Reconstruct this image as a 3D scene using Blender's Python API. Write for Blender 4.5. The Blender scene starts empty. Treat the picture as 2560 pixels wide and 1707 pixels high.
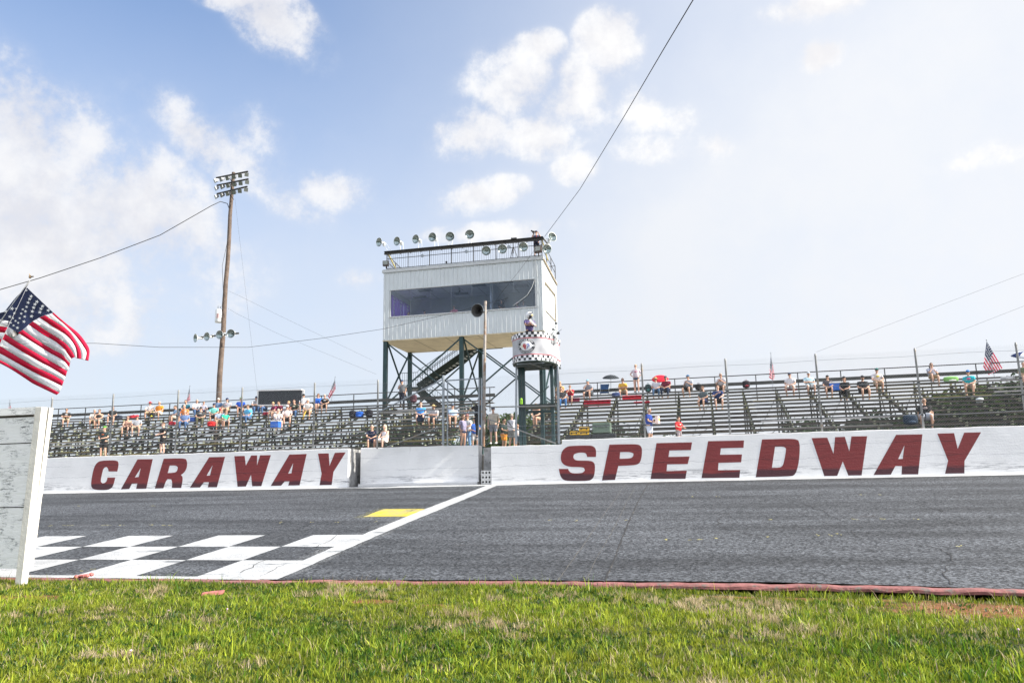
import bpy, bmesh, math, random
import numpy as np
from mathutils import Vector, Matrix
from mathutils.geometry import tessellate_polygon
random.seed(7); RNG = np.random.default_rng(7)
SC = bpy.context.scene
COL = SC.collection
PI = math.pi
rad = math.radians

# ---------------------------------------------------------------- camera
EYE = Vector((0, 0, 1.7))
FPX, CX, CY = 1954.05, 1280.0, 853.5            # focal length and centre in photograph pixels
def basis(p, y, r):
    cy, sy, cp, sp = math.cos(y), math.sin(y), math.cos(p), math.sin(p)
    f = Vector((-sy*cp, cy*cp, sp)); rt = Vector((cy, sy, 0)); up = rt.cross(f)
    cr, sr = math.cos(r), math.sin(r)
    return rt*cr + up*sr, up*cr - rt*sr, f
RT, UP, FW = basis(rad(10.716), rad(13.525), rad(-1.0227))
cam_d = bpy.data.cameras.new('camera'); cam = bpy.data.objects.new('camera', cam_d); COL.objects.link(cam)
m = Matrix.Identity(4)
for i in range(3):
    m[i][0], m[i][1], m[i][2], m[i][3] = RT[i], UP[i], -FW[i], EYE[i]
cam.matrix_world = m
cam_d.sensor_width = 36; cam_d.lens = FPX/2560*36; cam_d.clip_start = .1; cam_d.clip_end = 6000
SC.camera = cam
def ray(px, py): return FW + RT*((px-CX)/FPX) - UP*((py-CY)/FPX)
def at(px, py, Y):
    d = ray(px, py); return EYE + d*(Y/d.y)
def atz(px, py, z):
    d = ray(px, py); return EYE + d*((z-EYE.z)/d.z)
TS, TZ0 = .0925, .08                              # banked track: slope and height at its inner edge (Y=14)
def bank_z(Y): return TZ0 + TS*(Y-14)
def bank(px, py):
    d = ray(px, py); a = d.z/d.y
    Y = (TZ0 - 14*TS - EYE.z)/(a-TS)
    return EYE + d*(Y/d.y)

# ---------------------------------------------------------------- sky, sun, exposure
SUN_EL, SUN_AZ = rad(37), rad(92.5)
GLOW = Vector((math.sin(rad(66))*math.cos(rad(36)), math.cos(rad(66))*math.cos(rad(36)), math.sin(rad(36))))   # middle of the thin bright haze                 # azimuth clockwise from +Y
SUN_DIR = Vector((math.sin(SUN_AZ)*math.cos(SUN_EL), math.cos(SUN_AZ)*math.cos(SUN_EL), math.sin(SUN_EL)))
SC.view_settings.view_transform = 'Standard'; SC.view_settings.look = 'None'
SC.view_settings.exposure = 1.15; SC.view_settings.gamma = 1
sd = bpy.data.lights.new('sun', 'SUN'); sd.energy = 4.6; sd.angle = rad(.6); sd.color = (1, .94, .84)
so = bpy.data.objects.new('sun', sd); COL.objects.link(so)
so.rotation_euler = SUN_DIR.to_track_quat('Z', 'Y').to_euler(); so.location = (60, 20, 60)

class NT:
    def __init__(s, nt): s.nt = nt; nt.nodes.clear()
    def n(s, typ, **kw):
        o = s.nt.nodes.new(typ)
        for k, v in kw.items(): setattr(o, k, v)
        return o
    def ln(s, a, b): s.nt.links.new(a, b)
    def put(s, sock, v):
        if isinstance(v, bpy.types.NodeSocket): s.ln(v, sock)
        elif isinstance(v, (tuple, list, Vector)):
            v = tuple(v); sock.default_value = v if len(v) == len(sock.default_value) else v + (1,)
        else: sock.default_value = v
    def m(s, op, a, b=0, c=0, clamp=False):
        o = s.n('ShaderNodeMath', operation=op); o.use_clamp = clamp
        for i, v in enumerate((a, b, c)): s.put(o.inputs[i], v)
        return o.outputs[0]
    def vm(s, op, a, b=(0, 0, 0)):
        o = s.n('ShaderNodeVectorMath', operation=op); s.put(o.inputs[0], a); s.put(o.inputs[1], b)
        return o.outputs['Value'] if op in ('DOT_PRODUCT', 'LENGTH') else o.outputs[0]
    def mix(s, f, a, b, mode='MIX'):
        o = s.n('ShaderNodeMix', data_type='RGBA', blend_type=mode)
        s.put(o.inputs[0], f); s.put(o.inputs[6], a); s.put(o.inputs[7], b); return o.outputs[2]
    def noise(s, vec, scale, detail=4, rough=.55, dist=0):
        o = s.n('ShaderNodeTexNoise'); s.ln(vec, o.inputs['Vector']); o.inputs['Scale'].default_value = scale
        o.inputs['Detail'].default_value = detail; o.inputs['Roughness'].default_value = rough
        o.inputs['Distortion'].default_value = dist; return o.outputs[0]
    def vor(s, vec, scale, feature='F1', out='Distance'):
        o = s.n('ShaderNodeTexVoronoi', feature=feature); s.ln(vec, o.inputs['Vector']); o.inputs['Scale'].default_value = scale
        return o.outputs[out]
    def ramp(s, v, a, b, x=0., y=1.):
        o = s.n('ShaderNodeMapRange'); o.interpolation_type = 'SMOOTHSTEP'
        for k, q in zip(('Value', 'From Min', 'From Max', 'To Min', 'To Max'), (v, a, b, x, y)): s.put(o.inputs[k], q)
        return o.outputs[0]
    def sep(s, v):
        o = s.n('ShaderNodeSeparateXYZ'); s.ln(v, o.inputs[0]); return o.outputs
    def comb(s, x, y, z):
        o = s.n('ShaderNodeCombineXYZ')
        for i, v in enumerate((x, y, z)): s.put(o.inputs[i], v)
        return o.outputs[0]
    def scale(s, v, xyz):
        o = s.n('ShaderNodeMapping'); s.ln(v, o.inputs[0]); o.inputs['Scale'].default_value = xyz; return o.outputs[0]

world = bpy.data.worlds.new('World'); SC.world = world; world.use_nodes = True
W = NT(world.node_tree)
sky = W.n('ShaderNodeTexSky'); sky.sky_type = 'NISHITA'; sky.sun_disc = False
sky.sun_elevation = SUN_EL; sky.sun_rotation = SUN_AZ
sky.altitude = 100; sky.air_density = 1.0; sky.dust_density = 1.6; sky.ozone_density = 2.0
gen = W.n('ShaderNodeTexCoord').outputs['Generated']
nrm = W.vm('NORMALIZE', gen)
sx = W.sep(nrm)
# clouds live at fixed compass directions: azimuth / elevation plane of the real sky dome
az = W.m('ARCTAN2', sx[0], sx[1]); el = W.m('ARCSINE', sx[2])
cp = W.comb(az, el, 0)
warp = W.noise(nrm, 8, 9, .60)
warp2 = W.noise(nrm, 30, 8, .65)
def azel(px, py):
    d = ray(px, py).normalized(); return math.atan2(d.x, d.y), math.asin(d.z)
def blob(px, py, rx, ry, amp=1.0, tilt=0):
    a, e = azel(px, py); ka = rx/FPX/max(.3, math.cos(e)); ke = ry/FPX
    o = W.n('ShaderNodeMapping', vector_type='TEXTURE'); W.ln(cp, o.inputs[0])
    o.inputs['Location'].default_value = (a, e, 0); o.inputs['Rotation'].default_value = (0, 0, tilt)
    o.inputs['Scale'].default_value = (ka, ke, 1)
    L = W.vm('LENGTH', o.outputs[0])
    return W.m('MULTIPLY', W.ramp(L, 1.75, .0), amp)
CLOUDS = [  # px, py, rx, ry, amp, tilt
 (690, 50, 115, 70, 1., -.5), (600, -10, 120, 35, .9, 0), (1520, 120, 75, 80, 1., 0), (1350, 120, 60, 40, .85, 0), (1290, 215, 120, 85, 1., 0),
 (1450, 235, 95, 90, 1., 0), (1180, 330, 105, 60, .95, .2), (1350, 330, 110, 60, .9, 0), (1600, 280, 75, 60, .85, -.4), (1640, 365, 95, 40, .9, 0), (1680, 310, 60, 50, .8, 0),
 (1400, 262, 90, 80, .85, 0), (1790, 360, 60, 40, .8, 0), (1200, 490, 110, 42, .9, .2), (2050, 140, 45, 32, 1.15, 0), (2060, 5, 130, 35, .9, 0), (2460, 390, 90, 30, .75, .1),
 (60, 340, 230, 120, .85, -.6), (60, 520, 300, 190, 1., 0), (300, 480, 230, 140, .9, -.5), (400, 640, 240, 120, .6, -.2), (200, 740, 330, 120, .7, 0),
 (500, 340, 150, 60, .75, -.45), (650, 330, 130, 60, .7, 0), (640, 440, 180, 60, .65, -.4), (830, 480, 110, 50, .75, 0), (80, 680, 250, 120, .8, 0),
 (1440, 420, 60, 45, .6, 0), (900, 700, 60, 30, .5, 0), (1240, 580, 200, 30, .55, .05)]
tot = None
for c in CLOUDS:
    b = blob(*c); tot = b if tot is None else W.m('MAXIMUM', tot, b)
# added cloud cover outside the view, thickened to light the shaded wall
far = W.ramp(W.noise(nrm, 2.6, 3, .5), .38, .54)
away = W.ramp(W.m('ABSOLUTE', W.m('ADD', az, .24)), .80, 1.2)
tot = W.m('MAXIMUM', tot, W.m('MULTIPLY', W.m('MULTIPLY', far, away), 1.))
dens = W.m('ADD', tot, W.m('ADD', W.m('MULTIPLY', W.m('SUBTRACT', warp, .5), 2.7), W.m('MULTIPLY', W.m('SUBTRACT', warp2, .5), 1.3)))
dens = W.m('MULTIPLY', dens, W.ramp(tot, .02, .3))
cmask = W.m('ADD', W.m('MULTIPLY', W.ramp(dens, .28, .85), .50), W.m('MULTIPLY', W.ramp(dens, -.1, 1.3), .45))
# thin milky veil that thickens towards the sun side and the horizon
sdir = W.vm('DOT_PRODUCT', nrm, tuple(GLOW))
veil = W.m('ADD', W.m('MULTIPLY', W.ramp(sdir, .12, .90), .86), W.m('MULTIPLY', W.ramp(sx[2], .66, .14), .86), clamp=True)
veil = W.m('MULTIPLY', veil, W.m('ADD', .82, W.m('MULTIPLY', warp, .3)), clamp=True)
skyc = W.mix(1, sky.outputs[0], (.90, 1.02, 1.13), 'MULTIPLY')
vc = W.mix(W.ramp(sdir, -.1, .75), (3.5, 3.68, 4.0), (4.1, 4.22, 4.45))
c1 = W.mix(veil, skyc, vc)
cc = W.mix(W.ramp(sdir, -.1, .7), (4.2, 4.2, 4.3), (4.8, 4.75, 4.7))
cc = W.mix(away, cc, (7.3, 7.5, 7.9))   # unseen clouds behind the camera, brightened as fill light for the wall
shade = W.ramp(W.noise(nrm, 16, 7, .6), .32, .68, .86, 1.04)
cc = W.mix(1, cc, W.comb(shade, shade, W.m('ADD', W.m('MULTIPLY', shade, .8), .2)), 'MULTIPLY')
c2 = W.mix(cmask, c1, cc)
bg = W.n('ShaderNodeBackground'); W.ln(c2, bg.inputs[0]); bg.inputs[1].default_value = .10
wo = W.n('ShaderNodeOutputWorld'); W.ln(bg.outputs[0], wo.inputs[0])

# ---------------------------------------------------------------- materials
MATS = {}
def mat(name, col, rough=.7, metal=0, var=.12, vs=3., bump=0, bs=40., spec=.5, dirt=None, transl=0):
    if name in MATS: return MATS[name]
    M = bpy.data.materials.new(name); M.use_nodes = True; T = NT(M.node_tree)
    pos = T.n('ShaderNodeTexCoord').outputs['Object']
    b = T.n('ShaderNodeBsdfPrincipled')
    nz = T.noise(pos, vs, 5, .6)
    c = T.mix(1, tuple(col)+(1,), T.comb(*[T.ramp(nz, .25, .75, 1-var, 1+var)]*3), 'MULTIPLY')
    if dirt:
        dn = T.ramp(T.noise(pos, dirt[1], 6, .7), dirt[2], dirt[2]+.12)
        c = T.mix(dn, c, tuple(dirt[0])+(1,))
    T.ln(c, b.inputs['Base Color']); b.inputs['Roughness'].default_value = rough; b.inputs['Metallic'].default_value = metal
    b.inputs['Specular IOR Level'].default_value = spec
    if bump:
        bp = T.n('ShaderNodeBump'); bp.inputs['Strength'].default_value = bump; bp.inputs['Distance'].default_value = .02
        T.ln(T.noise(pos, bs, 5, .6), bp.inputs['Height']); T.ln(bp.outputs[0], b.inputs['Normal'])
    o = T.n('ShaderNodeOutputMaterial')
    if transl:
        tr = T.n('ShaderNodeBsdfTranslucent'); T.ln(c, tr.inputs[0]); mx = T.n('ShaderNodeMixShader'); mx.inputs[0].default_value = transl
        T.ln(b.outputs[0], mx.inputs[1]); T.ln(tr.outputs[0], mx.inputs[2]); T.ln(mx.outputs[0], o.inputs[0])
    else: T.ln(b.outputs[0], o.inputs[0])
    MATS[name] = M; return M
def paint(*c): return tuple(c)
def cloth(col):
    return mat('cloth_%02x%02x%02x' % tuple(int(max(0, min(1, x))*255) for x in col), col, .85, var=.16, vs=14, spec=.2)
WHITE = mat('white_paint', (.78, .78, .77), .6, var=.05)
GALV = mat('galvanised_steel', (.30, .33, .36), .42, .75, var=.15, vs=6, dirt=((.30, .24, .17), 3, .60))
GALVL = mat('weathered_post', (.27, .27, .26), .6, .3, var=.15, vs=4, dirt=((.33, .25, .17), 2.2, .56))
WIRE = mat('fence_wire', (.33, .35, .37), .5, .2, var=.1)
TEAL = mat('dark_teal_steel', (.022, .055, .058), .5, .2, var=.2, vs=3, dirt=((.14, .12, .09), 5, .66))
DKGREEN = mat('bleacher_steel', (.014, .026, .020), .65, .1, var=.3, vs=5)
OLIVE = mat('bracket_paint', (.27, .29, .19), .7, var=.35, vs=2.5)
BLACK = mat('black_metal', (.018, .018, .02), .45, .3, var=.2)
RUBBER = mat('cable_black', (.012, .012, .014), .6, var=.1)
DARKBEAM = mat('beam_paint', (.035, .032, .028), .55, .2, var=.3, vs=4, dirt=((.10, .075, .05), 3, .6))
PLANK = mat('bench_wood', (.070, .062, .052), .8, var=.4, vs=1.6, bump=.2, bs=30, dirt=((.16, .14, .11), 1.1, .56))
PLANKW = mat('bench_wood_pale', (.36, .35, .35), .75, var=.25, vs=1.6, dirt=((.16, .15, .14), 2, .58))
PLANKY = mat('bench_edge_yellow', (.42, .36, .14), .75, var=.25, vs=1.5, dirt=((.22, .20, .15), 1.7, .55))
RAILW = mat('rail_wood', (.055, .055, .05), .8, var=.35, vs=1.3)
SIDING = mat('siding_grey', (.60, .64, .66), .45, .1, var=.05, vs=.8)
TRIMG = mat('siding_trim', (.52, .54, .55), .5, .1, var=.08)
SOFF = mat('soffit_plywood', (.62, .54, .38), .8, var=.12, vs=1.2, dirt=((.30, .24, .16), 1.5, .6))
LAMPM = mat('lamp_white', (.62, .64, .64), .45, .3, var=.08)
LAMPD = mat('lamp_grey', (.26, .27, .28), .5, .4, var=.15)
REFL = mat('lamp_reflector', (.30, .36, .36), .25, .85, var=.15, vs=6)
LENS = mat('lamp_lens', (.25, .27, .25), .12, .4, var=.2, vs=8)
SKINC = [mat('skin_%d' % i, c, .55, var=.08, vs=12, spec=.35) for i, c in enumerate(((.52, .31, .22), (.42, .25, .17), (.60, .38, .29), (.36, .20, .13)))]
DARK = mat('dark_detail', (.02, .018, .02), .35, var=.05)
LIP = mat('lip_skin', (.36, .14, .12), .5, var=.05)
SHOE = mat('shoe_leather', (.05, .045, .045), .6, var=.2); SHOEW = mat('shoe_white', (.6, .6, .6), .6, var=.1)
RED = mat('red_paint', (.46, .02, .03), .5, var=.1)
BARK = mat('pole_timber', (.13, .095, .075), .85, var=.35, vs=2.5, bump=.6, bs=25, dirt=((.10, .07, .05), 6, .62))

def node_mat(name, fn):
    M = bpy.data.materials.new(name); M.use_nodes = True; T = NT(M.node_tree)
    b = T.n('ShaderNodeBsdfPrincipled'); o = T.n('ShaderNodeOutputMaterial'); T.ln(b.outputs[0], o.inputs[0])
    fn(T, b); return M
def bumpn(T, b, h, st, dist=.02):
    bp = T.n('ShaderNodeBump'); bp.inputs['Strength'].default_value = st; bp.inputs['Distance'].default_value = dist
    T.ln(h, bp.inputs['Height']); T.ln(bp.outputs[0], b.inputs['Normal'])

def wall_mat(name, base, tyre, dark):
    def fn(T, b):
        p = T.n('ShaderNodeNewGeometry').outputs['Position']; s = T.sep(p)
        n1 = T.noise(p, 1.1, 6, .6); n2 = T.noise(T.scale(p, (.6, 1, 4)), 3, 6, .65)
        c = T.mix(T.ramp(n1, .3, .75), base, tuple(x*.90 for x in base))
        c = T.mix(T.m('MULTIPLY', T.ramp(n2, .58, .68), .22), c, tuple(x*.72 for x in base))
        # faint vertical run marks
        nv = T.noise(T.scale(p, (9, 1, .5)), 1.5, 5, .7); top = T.ramp(s[2], 3.0, 3.75)
        c = T.mix(T.m('MULTIPLY', T.m('MULTIPLY', T.ramp(nv, .60, .72), top), .28), c, (.33, .31, .30))
        # long horizontal cracks with gaps
        for zc, sc, off in ((3.28, .06, 0.), (2.72, .06, 9.)):
            q = T.vm('ADD', p, (off, off, 0)); w = T.noise(q, .9, 6, .7)
            dz = T.m('ABSOLUTE', T.m('SUBTRACT', T.m('SUBTRACT', s[2], zc), T.m('MULTIPLY', T.m('SUBTRACT', w, .5), sc*5)))
            gap = T.ramp(T.noise(T.scale(q, (.35, 1, .2)), 1, 3, .5), .42, .5)
            c = T.mix(T.m('MULTIPLY', T.m('MULTIPLY', T.ramp(dz, .013, .002), gap), .50), c, dark)
        # rubber scuffs low on the wall
        st = T.noise(T.scale(T.vm('ADD', p, T.comb(T.m('MULTIPLY', s[2], 1.6), 0, 0)), (.55, 1, 9)), 2.4, 7, .75)
        bandm = T.m('MULTIPLY', T.ramp(s[2], 2.52, 2.28), T.ramp(s[2], 2.02, 2.12))
        patch = T.ramp(T.noise(T.scale(p, (.25, 1, 1)), 1.1, 3, .5), .40, .56)
        sc = T.m('MULTIPLY', T.m('MULTIPLY', T.ramp(st, .48, .60), bandm), patch)
        c = T.mix(T.m('MULTIPLY', sc, tyre), c, (.045, .05, .075))
        T.ln(c, b.inputs['Base Color']); b.inputs['Roughness'].default_value = .62
        bumpn(T, b, T.m('ADD', T.noise(p, 14, 6, .6), T.m('MULTIPLY', n2, 1.2)), .30, .02)
    return node_mat(name, fn)
WALLM = wall_mat('white_wall_paint', (.87, .87, .87, 1), .70, (.22, .22, .25, 1))
def letter_m(T, b):
    p = T.n('ShaderNodeNewGeometry').outputs['Position']; s = T.sep(p)
    n2 = T.noise(T.scale(p, (.6, 1, 4)), 3, 6, .65)
    c = T.mix(T.ramp(n2, .35, .7), (.215, .028, .030, 1), (.18, .024, .026, 1))
    st = T.noise(T.scale(T.vm('ADD', p, T.comb(T.m('MULTIPLY', s[2], 2), 0, 0)), (.6, 1, 7)), 2, 6, .7)
    pz = T.noise(T.scale(p, (.35, 1, 1)), 1, 3, .5)
    sc = T.ramp(T.m('ADD', s[2], T.m('ADD', T.m('MULTIPLY', T.m('SUBTRACT', st, .5), .30), T.m('MULTIPLY', T.m('SUBTRACT', pz, .45), -.5))), 2.33, 2.20)
    c = T.mix(T.m('MULTIPLY', sc, .78), c, (.022, .012, .022))
    for zc, off in ((3.28, 0.), (2.72, 9.)):
        q = T.vm('ADD', p, (off, off, 0)); w = T.noise(q, .9, 6, .7)
        dz = T.m('ABSOLUTE', T.m('SUBTRACT', T.m('SUBTRACT', s[2], zc), T.m('MULTIPLY', T.m('SUBTRACT', w, .5), .25)))
        gap = T.ramp(T.noise(T.scale(q, (.35, 1, .2)), 1, 3, .5), .42, .5)
        c = T.mix(T.m('MULTIPLY', T.m('MULTIPLY', T.ramp(dz, .018, .002), gap), .85), c, (.05, .01, .015))
    T.ln(c, b.inputs['Base Color']); b.inputs['Roughness'].default_value = .5
    bumpn(T, b, T.m('ADD', T.noise(p, 14, 6, .6), T.m('MULTIPLY', n2, 1.4)), .5, .02)
LETM = node_mat('maroon_letter_paint', letter_m)
def asph(T, b):
    p = T.n('ShaderNodeNewGeometry').outputs['Position']; s = T.sep(p)
    v = T.vor(p, 24, out='Color'); g = T.sep(v)[0]; g = T.m('POWER', g, 1.5)
    c = T.mix(g, (.012, .0135, .0165, 1), (.118, .127, .142, 1))
    sp = T.m('MULTIPLY', T.ramp(T.noise(p, 42, 2, .5), .66, .73), .75)
    c = T.mix(sp, c, (.28, .28, .27))
    big = T.noise(T.scale(p, (.10, .7, 1)), 1.3, 6, .6)
    c = T.mix(1, c, T.comb(*[T.ramp(big, .3, .7, .58, 1.30)]*3), 'MULTIPLY')
    pt = T.ramp(T.noise(T.scale(p, (.5, 1.6, 1)), .9, 5, .6), .60, .72)
    c = T.mix(T.m('MULTIPLY', pt, .35), c, (.028, .028, .032))
    # rusty clay smears
    ru = T.ramp(T.noise(T.scale(p, (.4, 1.5, 1)), .8, 6, .6), .66, .76)
    c = T.mix(T.m('MULTIPLY', ru, .28), c, (.16, .10, .065))
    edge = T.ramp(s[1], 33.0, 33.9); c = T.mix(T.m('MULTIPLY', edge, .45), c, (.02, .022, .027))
    T.ln(c, b.inputs['Base Color']); b.inputs['Roughness'].default_value = .8; b.inputs['Specular IOR Level'].default_value = .3
    bumpn(T, b, T.noise(p, 60, 4, .6), .5, .02)
ASPH = node_mat('asphalt', asph)
def roadpaint(name, col, cover=.33):
    def fn(T, b):
        p = T.n('ShaderNodeNewGeometry').outputs['Position']
        n = T.noise(p, 30, 4, .7); big = T.noise(T.scale(p, (.5, 1.5, 1)), 2, 5, .6)
        f = T.m('MULTIPLY', T.ramp(n, .36, .47), T.ramp(big, .26, .42))
        c = T.mix(f, (.10, .11, .12, 1), tuple(col)+(1,))
        c = T.mix(T.m('MULTIPLY', T.ramp(T.noise(p, 1.2, 6, .6), .42, .7), .45), c, (.20, .205, .215))
        T.ln(c, b.inputs['Base Color']); b.inputs['Roughness'].default_value = .7
    return node_mat(name, fn)
RW = roadpaint('road_paint_white', (.44, .45, .46)); RY = roadpaint('road_paint_yellow', (.50, .40, .02))
def grnd(T, b):
    p = T.n('ShaderNodeNewGeometry').outputs['Position']
    n = T.noise(p, .8, 6, .6); n3 = T.noise(p, 30, 4, .6)
    c = T.mix(T.ramp(n, .35, .65), (.040, .055, .018, 1), (.075, .065, .035, 1))
    c = T.mix(T.ramp(n3, .3, .7), c, (.04, .05, .018))
    # bare orange clay, strongest by the kerb on the right
    s = T.sep(p)
    def spot(x, y, rx, ry):
        d = T.vm('LENGTH', T.comb(T.m('DIVIDE', T.m('SUBTRACT', s[0], x), rx), T.m('DIVIDE', T.m('SUBTRACT', s[1], y), ry), 0))
        return T.ramp(T.m('ADD', d, T.m('MULTIPLY', T.m('SUBTRACT', T.noise(p, 4, 5, .6), .5), 1.2)), 1.1, .5)
    f = spot(3.7, 12.6, 1.7, 1.0)
    for q in ((-5.2, 11.9, .5, .3), (-4.0, 11.6, .35, .2), (-11.5, 11.6, .9, .5), (1.6, 13.5, 2.2, .25)): f = T.m('MAXIMUM', f, spot(*q))
    c = T.mix(f, c, T.mix(T.ramp(T.noise(p, 12, 4, .6), .3, .7), (.27, .12, .055, 1), (.10, .055, .03, 1)))
    c = T.mix(T.m('MULTIPLY', T.ramp(s[1], 33.8, 34.2), T.ramp(s[1], 90, 70)), c, T.mix(n3, (.34, .32, .28, 1), (.46, .43, .38, 1)))  # unseen ground behind the wall made pale to bounce light onto the soffit
    T.ln(c, b.inputs['Base Color']); b.inputs['Roughness'].default_value = .95; b.inputs['Specular IOR Level'].default_value = .1
    bumpn(T, b, n3, .8, .03)
GRND = node_mat('soil_and_grass', grnd)

# ---------------------------------------------------------------- mesh builder
class MB:
    def __init__(s): s.v = []; s.f = []; s.mi = []; s.sm = []
    def add(s, vs, fs, mi=0, sm=False):
        n = len(s.v); s.v += [tuple(v) for v in vs]; s.f += [tuple(n+i for i in f) for f in fs]
        s.mi += [mi]*len(fs); s.sm += [sm]*len(fs)
    def box(s, c, d, R=None, mi=0):
        c = Vector(c); hx, hy, hz = d[0]/2, d[1]/2, d[2]/2
        vs = [Vector((x, y, z)) for x in (-hx, hx) for y in (-hy, hy) for z in (-hz, hz)]
        if R is not None: vs = [R @ v for v in vs]
        s.add([c+v for v in vs], [(0, 1, 3, 2), (4, 6, 7, 5), (0, 4, 5, 1), (2, 3, 7, 6), (0, 2, 6, 4), (1, 5, 7, 3)], mi)
    def bar(s, a, b, w, h, mi=0, up=(0, 0, 1)):
        a = Vector(a); b = Vector(b); d = b-a; L = d.length; d.normalize(); u = Vector(up)
        if abs(d.dot(u)) > .98: u = Vector((0, 1, 0))
        x = d.cross(u).normalized(); z = x.cross(d)
        R = Matrix((x, d, z)).transposed(); s.box((a+b)/2, (w, L, h), R, mi)
    def tube(s, a, b, r0, r1=None, n=8, mi=0, cap=True, sm=True):
        a = Vector(a); b = Vector(b); r1 = r0 if r1 is None else r1; d = (b-a).normalized()
        u = Vector((0, 0, 1)) if abs(d.z) < .9 else Vector((0, 1, 0)); x = d.cross(u).normalized(); y = d.cross(x)
        vs = []
        for p, r in ((a, r0), (b, r1)):
            for i in range(n):
                t = 2*PI*i/n; vs.append(p + x*math.cos(t)*r + y*math.sin(t)*r)
        s.add(vs, [(i, (i+1) % n, n+(i+1) % n, n+i) for i in range(n)], mi, sm)
        if cap: s.add(vs, [tuple(range(n))[::-1], tuple(range(n, 2*n))], mi)
    def path(s, pts, r, n=6, mi=0, sm=True):
        pts = [Vector(p) for p in pts]; rs = r if isinstance(r, (list, tuple)) else [r]*len(pts)
        x = None; vs = []
        for i, p in enumerate(pts):
            d = (pts[min(i+1, len(pts)-1)]-pts[max(i-1, 0)]).normalized()
            if x is None: u = Vector((0, 0, 1)) if abs(d.z) < .9 else Vector((0, 1, 0)); x = d.cross(u).normalized()
            else: x = (x - d*x.dot(d)).normalized()
            y = d.cross(x)
            for k in range(n): t = 2*PI*k/n; vs.append(p + x*math.cos(t)*rs[i] + y*math.sin(t)*rs[i])
        fs = [(j*n+i, j*n+(i+1) % n, (j+1)*n+(i+1) % n, (j+1)*n+i) for j in range(len(pts)-1) for i in range(n)]
        s.add(vs, fs, mi, sm); s.add(vs[:n], [tuple(range(n))[::-1]], mi); s.add(vs[-n:], [tuple(range(n))], mi)
    def lathe(s, prof, o, ax, n=20, mi=0, sm=True):
        o = Vector(o); ax = Vector(ax).normalized(); u = Vector((0, 0, 1)) if abs(ax.z) < .9 else Vector((1, 0, 0))
        x = ax.cross(u).normalized(); y = ax.cross(x); vs = []
        for (r, h) in prof:
            for i in range(n): t = 2*PI*i/n; vs.append(o + ax*h + x*math.cos(t)*r + y*math.sin(t)*r)
        fs = [(j*n+i, j*n+(i+1) % n, (j+1)*n+(i+1) % n, (j+1)*n+i) for j in range(len(prof)-1) for i in range(n)]
        s.add(vs, fs, mi, sm)
    def ball(s, c, r, n=10, mi=0, zmin=-1, fn=None):
        c = Vector(c); r = Vector(r if hasattr(r, '__len__') else (r, r, r)); vs = []; m_ = n//2+1
        for j in range(m_+1):
            zz = 1-(1-zmin)*j/m_; q = math.sqrt(max(0, 1-zz*zz))
            if j == m_ and zmin <= -1: q = 0.001
            if j == 0: q = .001
            for i in range(n):
                t = 2*PI*i/n; v = Vector((q*math.cos(t)*r.x, q*math.sin(t)*r.y, zz*r.z))
                if fn: v = fn(v)
                vs.append(c+v)
        fs = [(j*n+i, (j+1)*n+i, (j+1)*n+(i+1) % n, j*n+(i+1) % n) for j in range(m_) for i in range(n)]
        s.add(vs, fs, mi, True)
    def prism(s, pts, off, mi=0, holes=()):
        """flat outline (3D points) with holes, extruded by the vector off"""
        off = Vector(off); loops = [[Vector(p) for p in pts]]+[[Vector(p) for p in h] for h in holes]
        tri = tessellate_polygon(loops); allp = [p for l in loops for p in l]; n = len(allp)
        vs = allp+[p+off for p in allp]; nf = (allp[1]-allp[0]).cross(allp[2]-allp[0])
        fs = []
        for t in tri:
            a, b_, c = (allp[i] for i in t); k = (b_-a).cross(c-a).dot(off)
            q = t if k < 0 else t[::-1]; fs.append(tuple(q)); fs.append(tuple(i+n for i in q[::-1]))
        i0 = 0
        for l in loops:
            L = len(l)
            for i in range(L): j = (i+1) % L; fs.append((i0+i, i0+j, n+i0+j, n+i0+i))
            i0 += L
        s.add(vs, fs, mi)
    def build(s, name, mats, parent=None, bevel=0):
        me = bpy.data.meshes.new(name); me.from_pydata(s.v, [], s.f)
        mats = mats if isinstance(mats, (list, tuple)) else [mats]
        for q in mats: me.materials.append(q)
        me.polygons.foreach_set('material_index', s.mi); me.polygons.foreach_set('use_smooth', s.sm); me.update()
        o = bpy.data.objects.new(name, me); COL.objects.link(o)
        if bevel:
            bv = o.modifiers.new('b', 'BEVEL'); bv.width = bevel; bv.segments = 2; bv.limit_method = 'ANGLE'
        if parent is not None: o.parent = parent
        return o
def tag(o, label, cat, group=None, kind=None):
    if label: o['label'] = label
    if cat: o['category'] = cat
    if group: o['group'] = group
    if kind: o['kind'] = kind
    return o
def struct(o, label=None, cat=None): 
    o['kind'] = 'structure'
    if label: o['label'] = label
    if cat: o['category'] = cat
    return o
def empty(name, loc, label, cat, group=None):
    o = bpy.data.objects.new(name, None); COL.objects.link(o); o.empty_display_size = .3
    o['loc0'] = 0; del o['loc0']
    return tag(o, label, cat, group)   # parts are built in world space; the origin is moved at the end
ORIGIN = {}
def thing(name, base, label, cat, group=None):
    o = empty(name, base, label, cat, group); ORIGIN[o.name] = Vector(base); return o
def V(*a): return Vector(a)

# ================================================================ setting
WY = 34.0                                          # face of the track wall
INNER = [(-60, 12.6), (-40, 13.3), (-25, 13.7), (-14.15, 13.94), (-8.77, 13.9), (-5.57, 14.02), (-3.33, 14.12), (1.03, 14.14), (2.89, 13.99), (4.56, 13.75), (9, 13.0), (16, 11.6), (30, 8.5)]
def inner_y(x):
    for (a, b), (c, d) in zip(INNER, INNER[1:]):
        if a <= x <= c: return b+(d-b)*(x-a)/(c-a)
    return INNER[0][1] if x < INNER[0][0] else INNER[-1][1]
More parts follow.
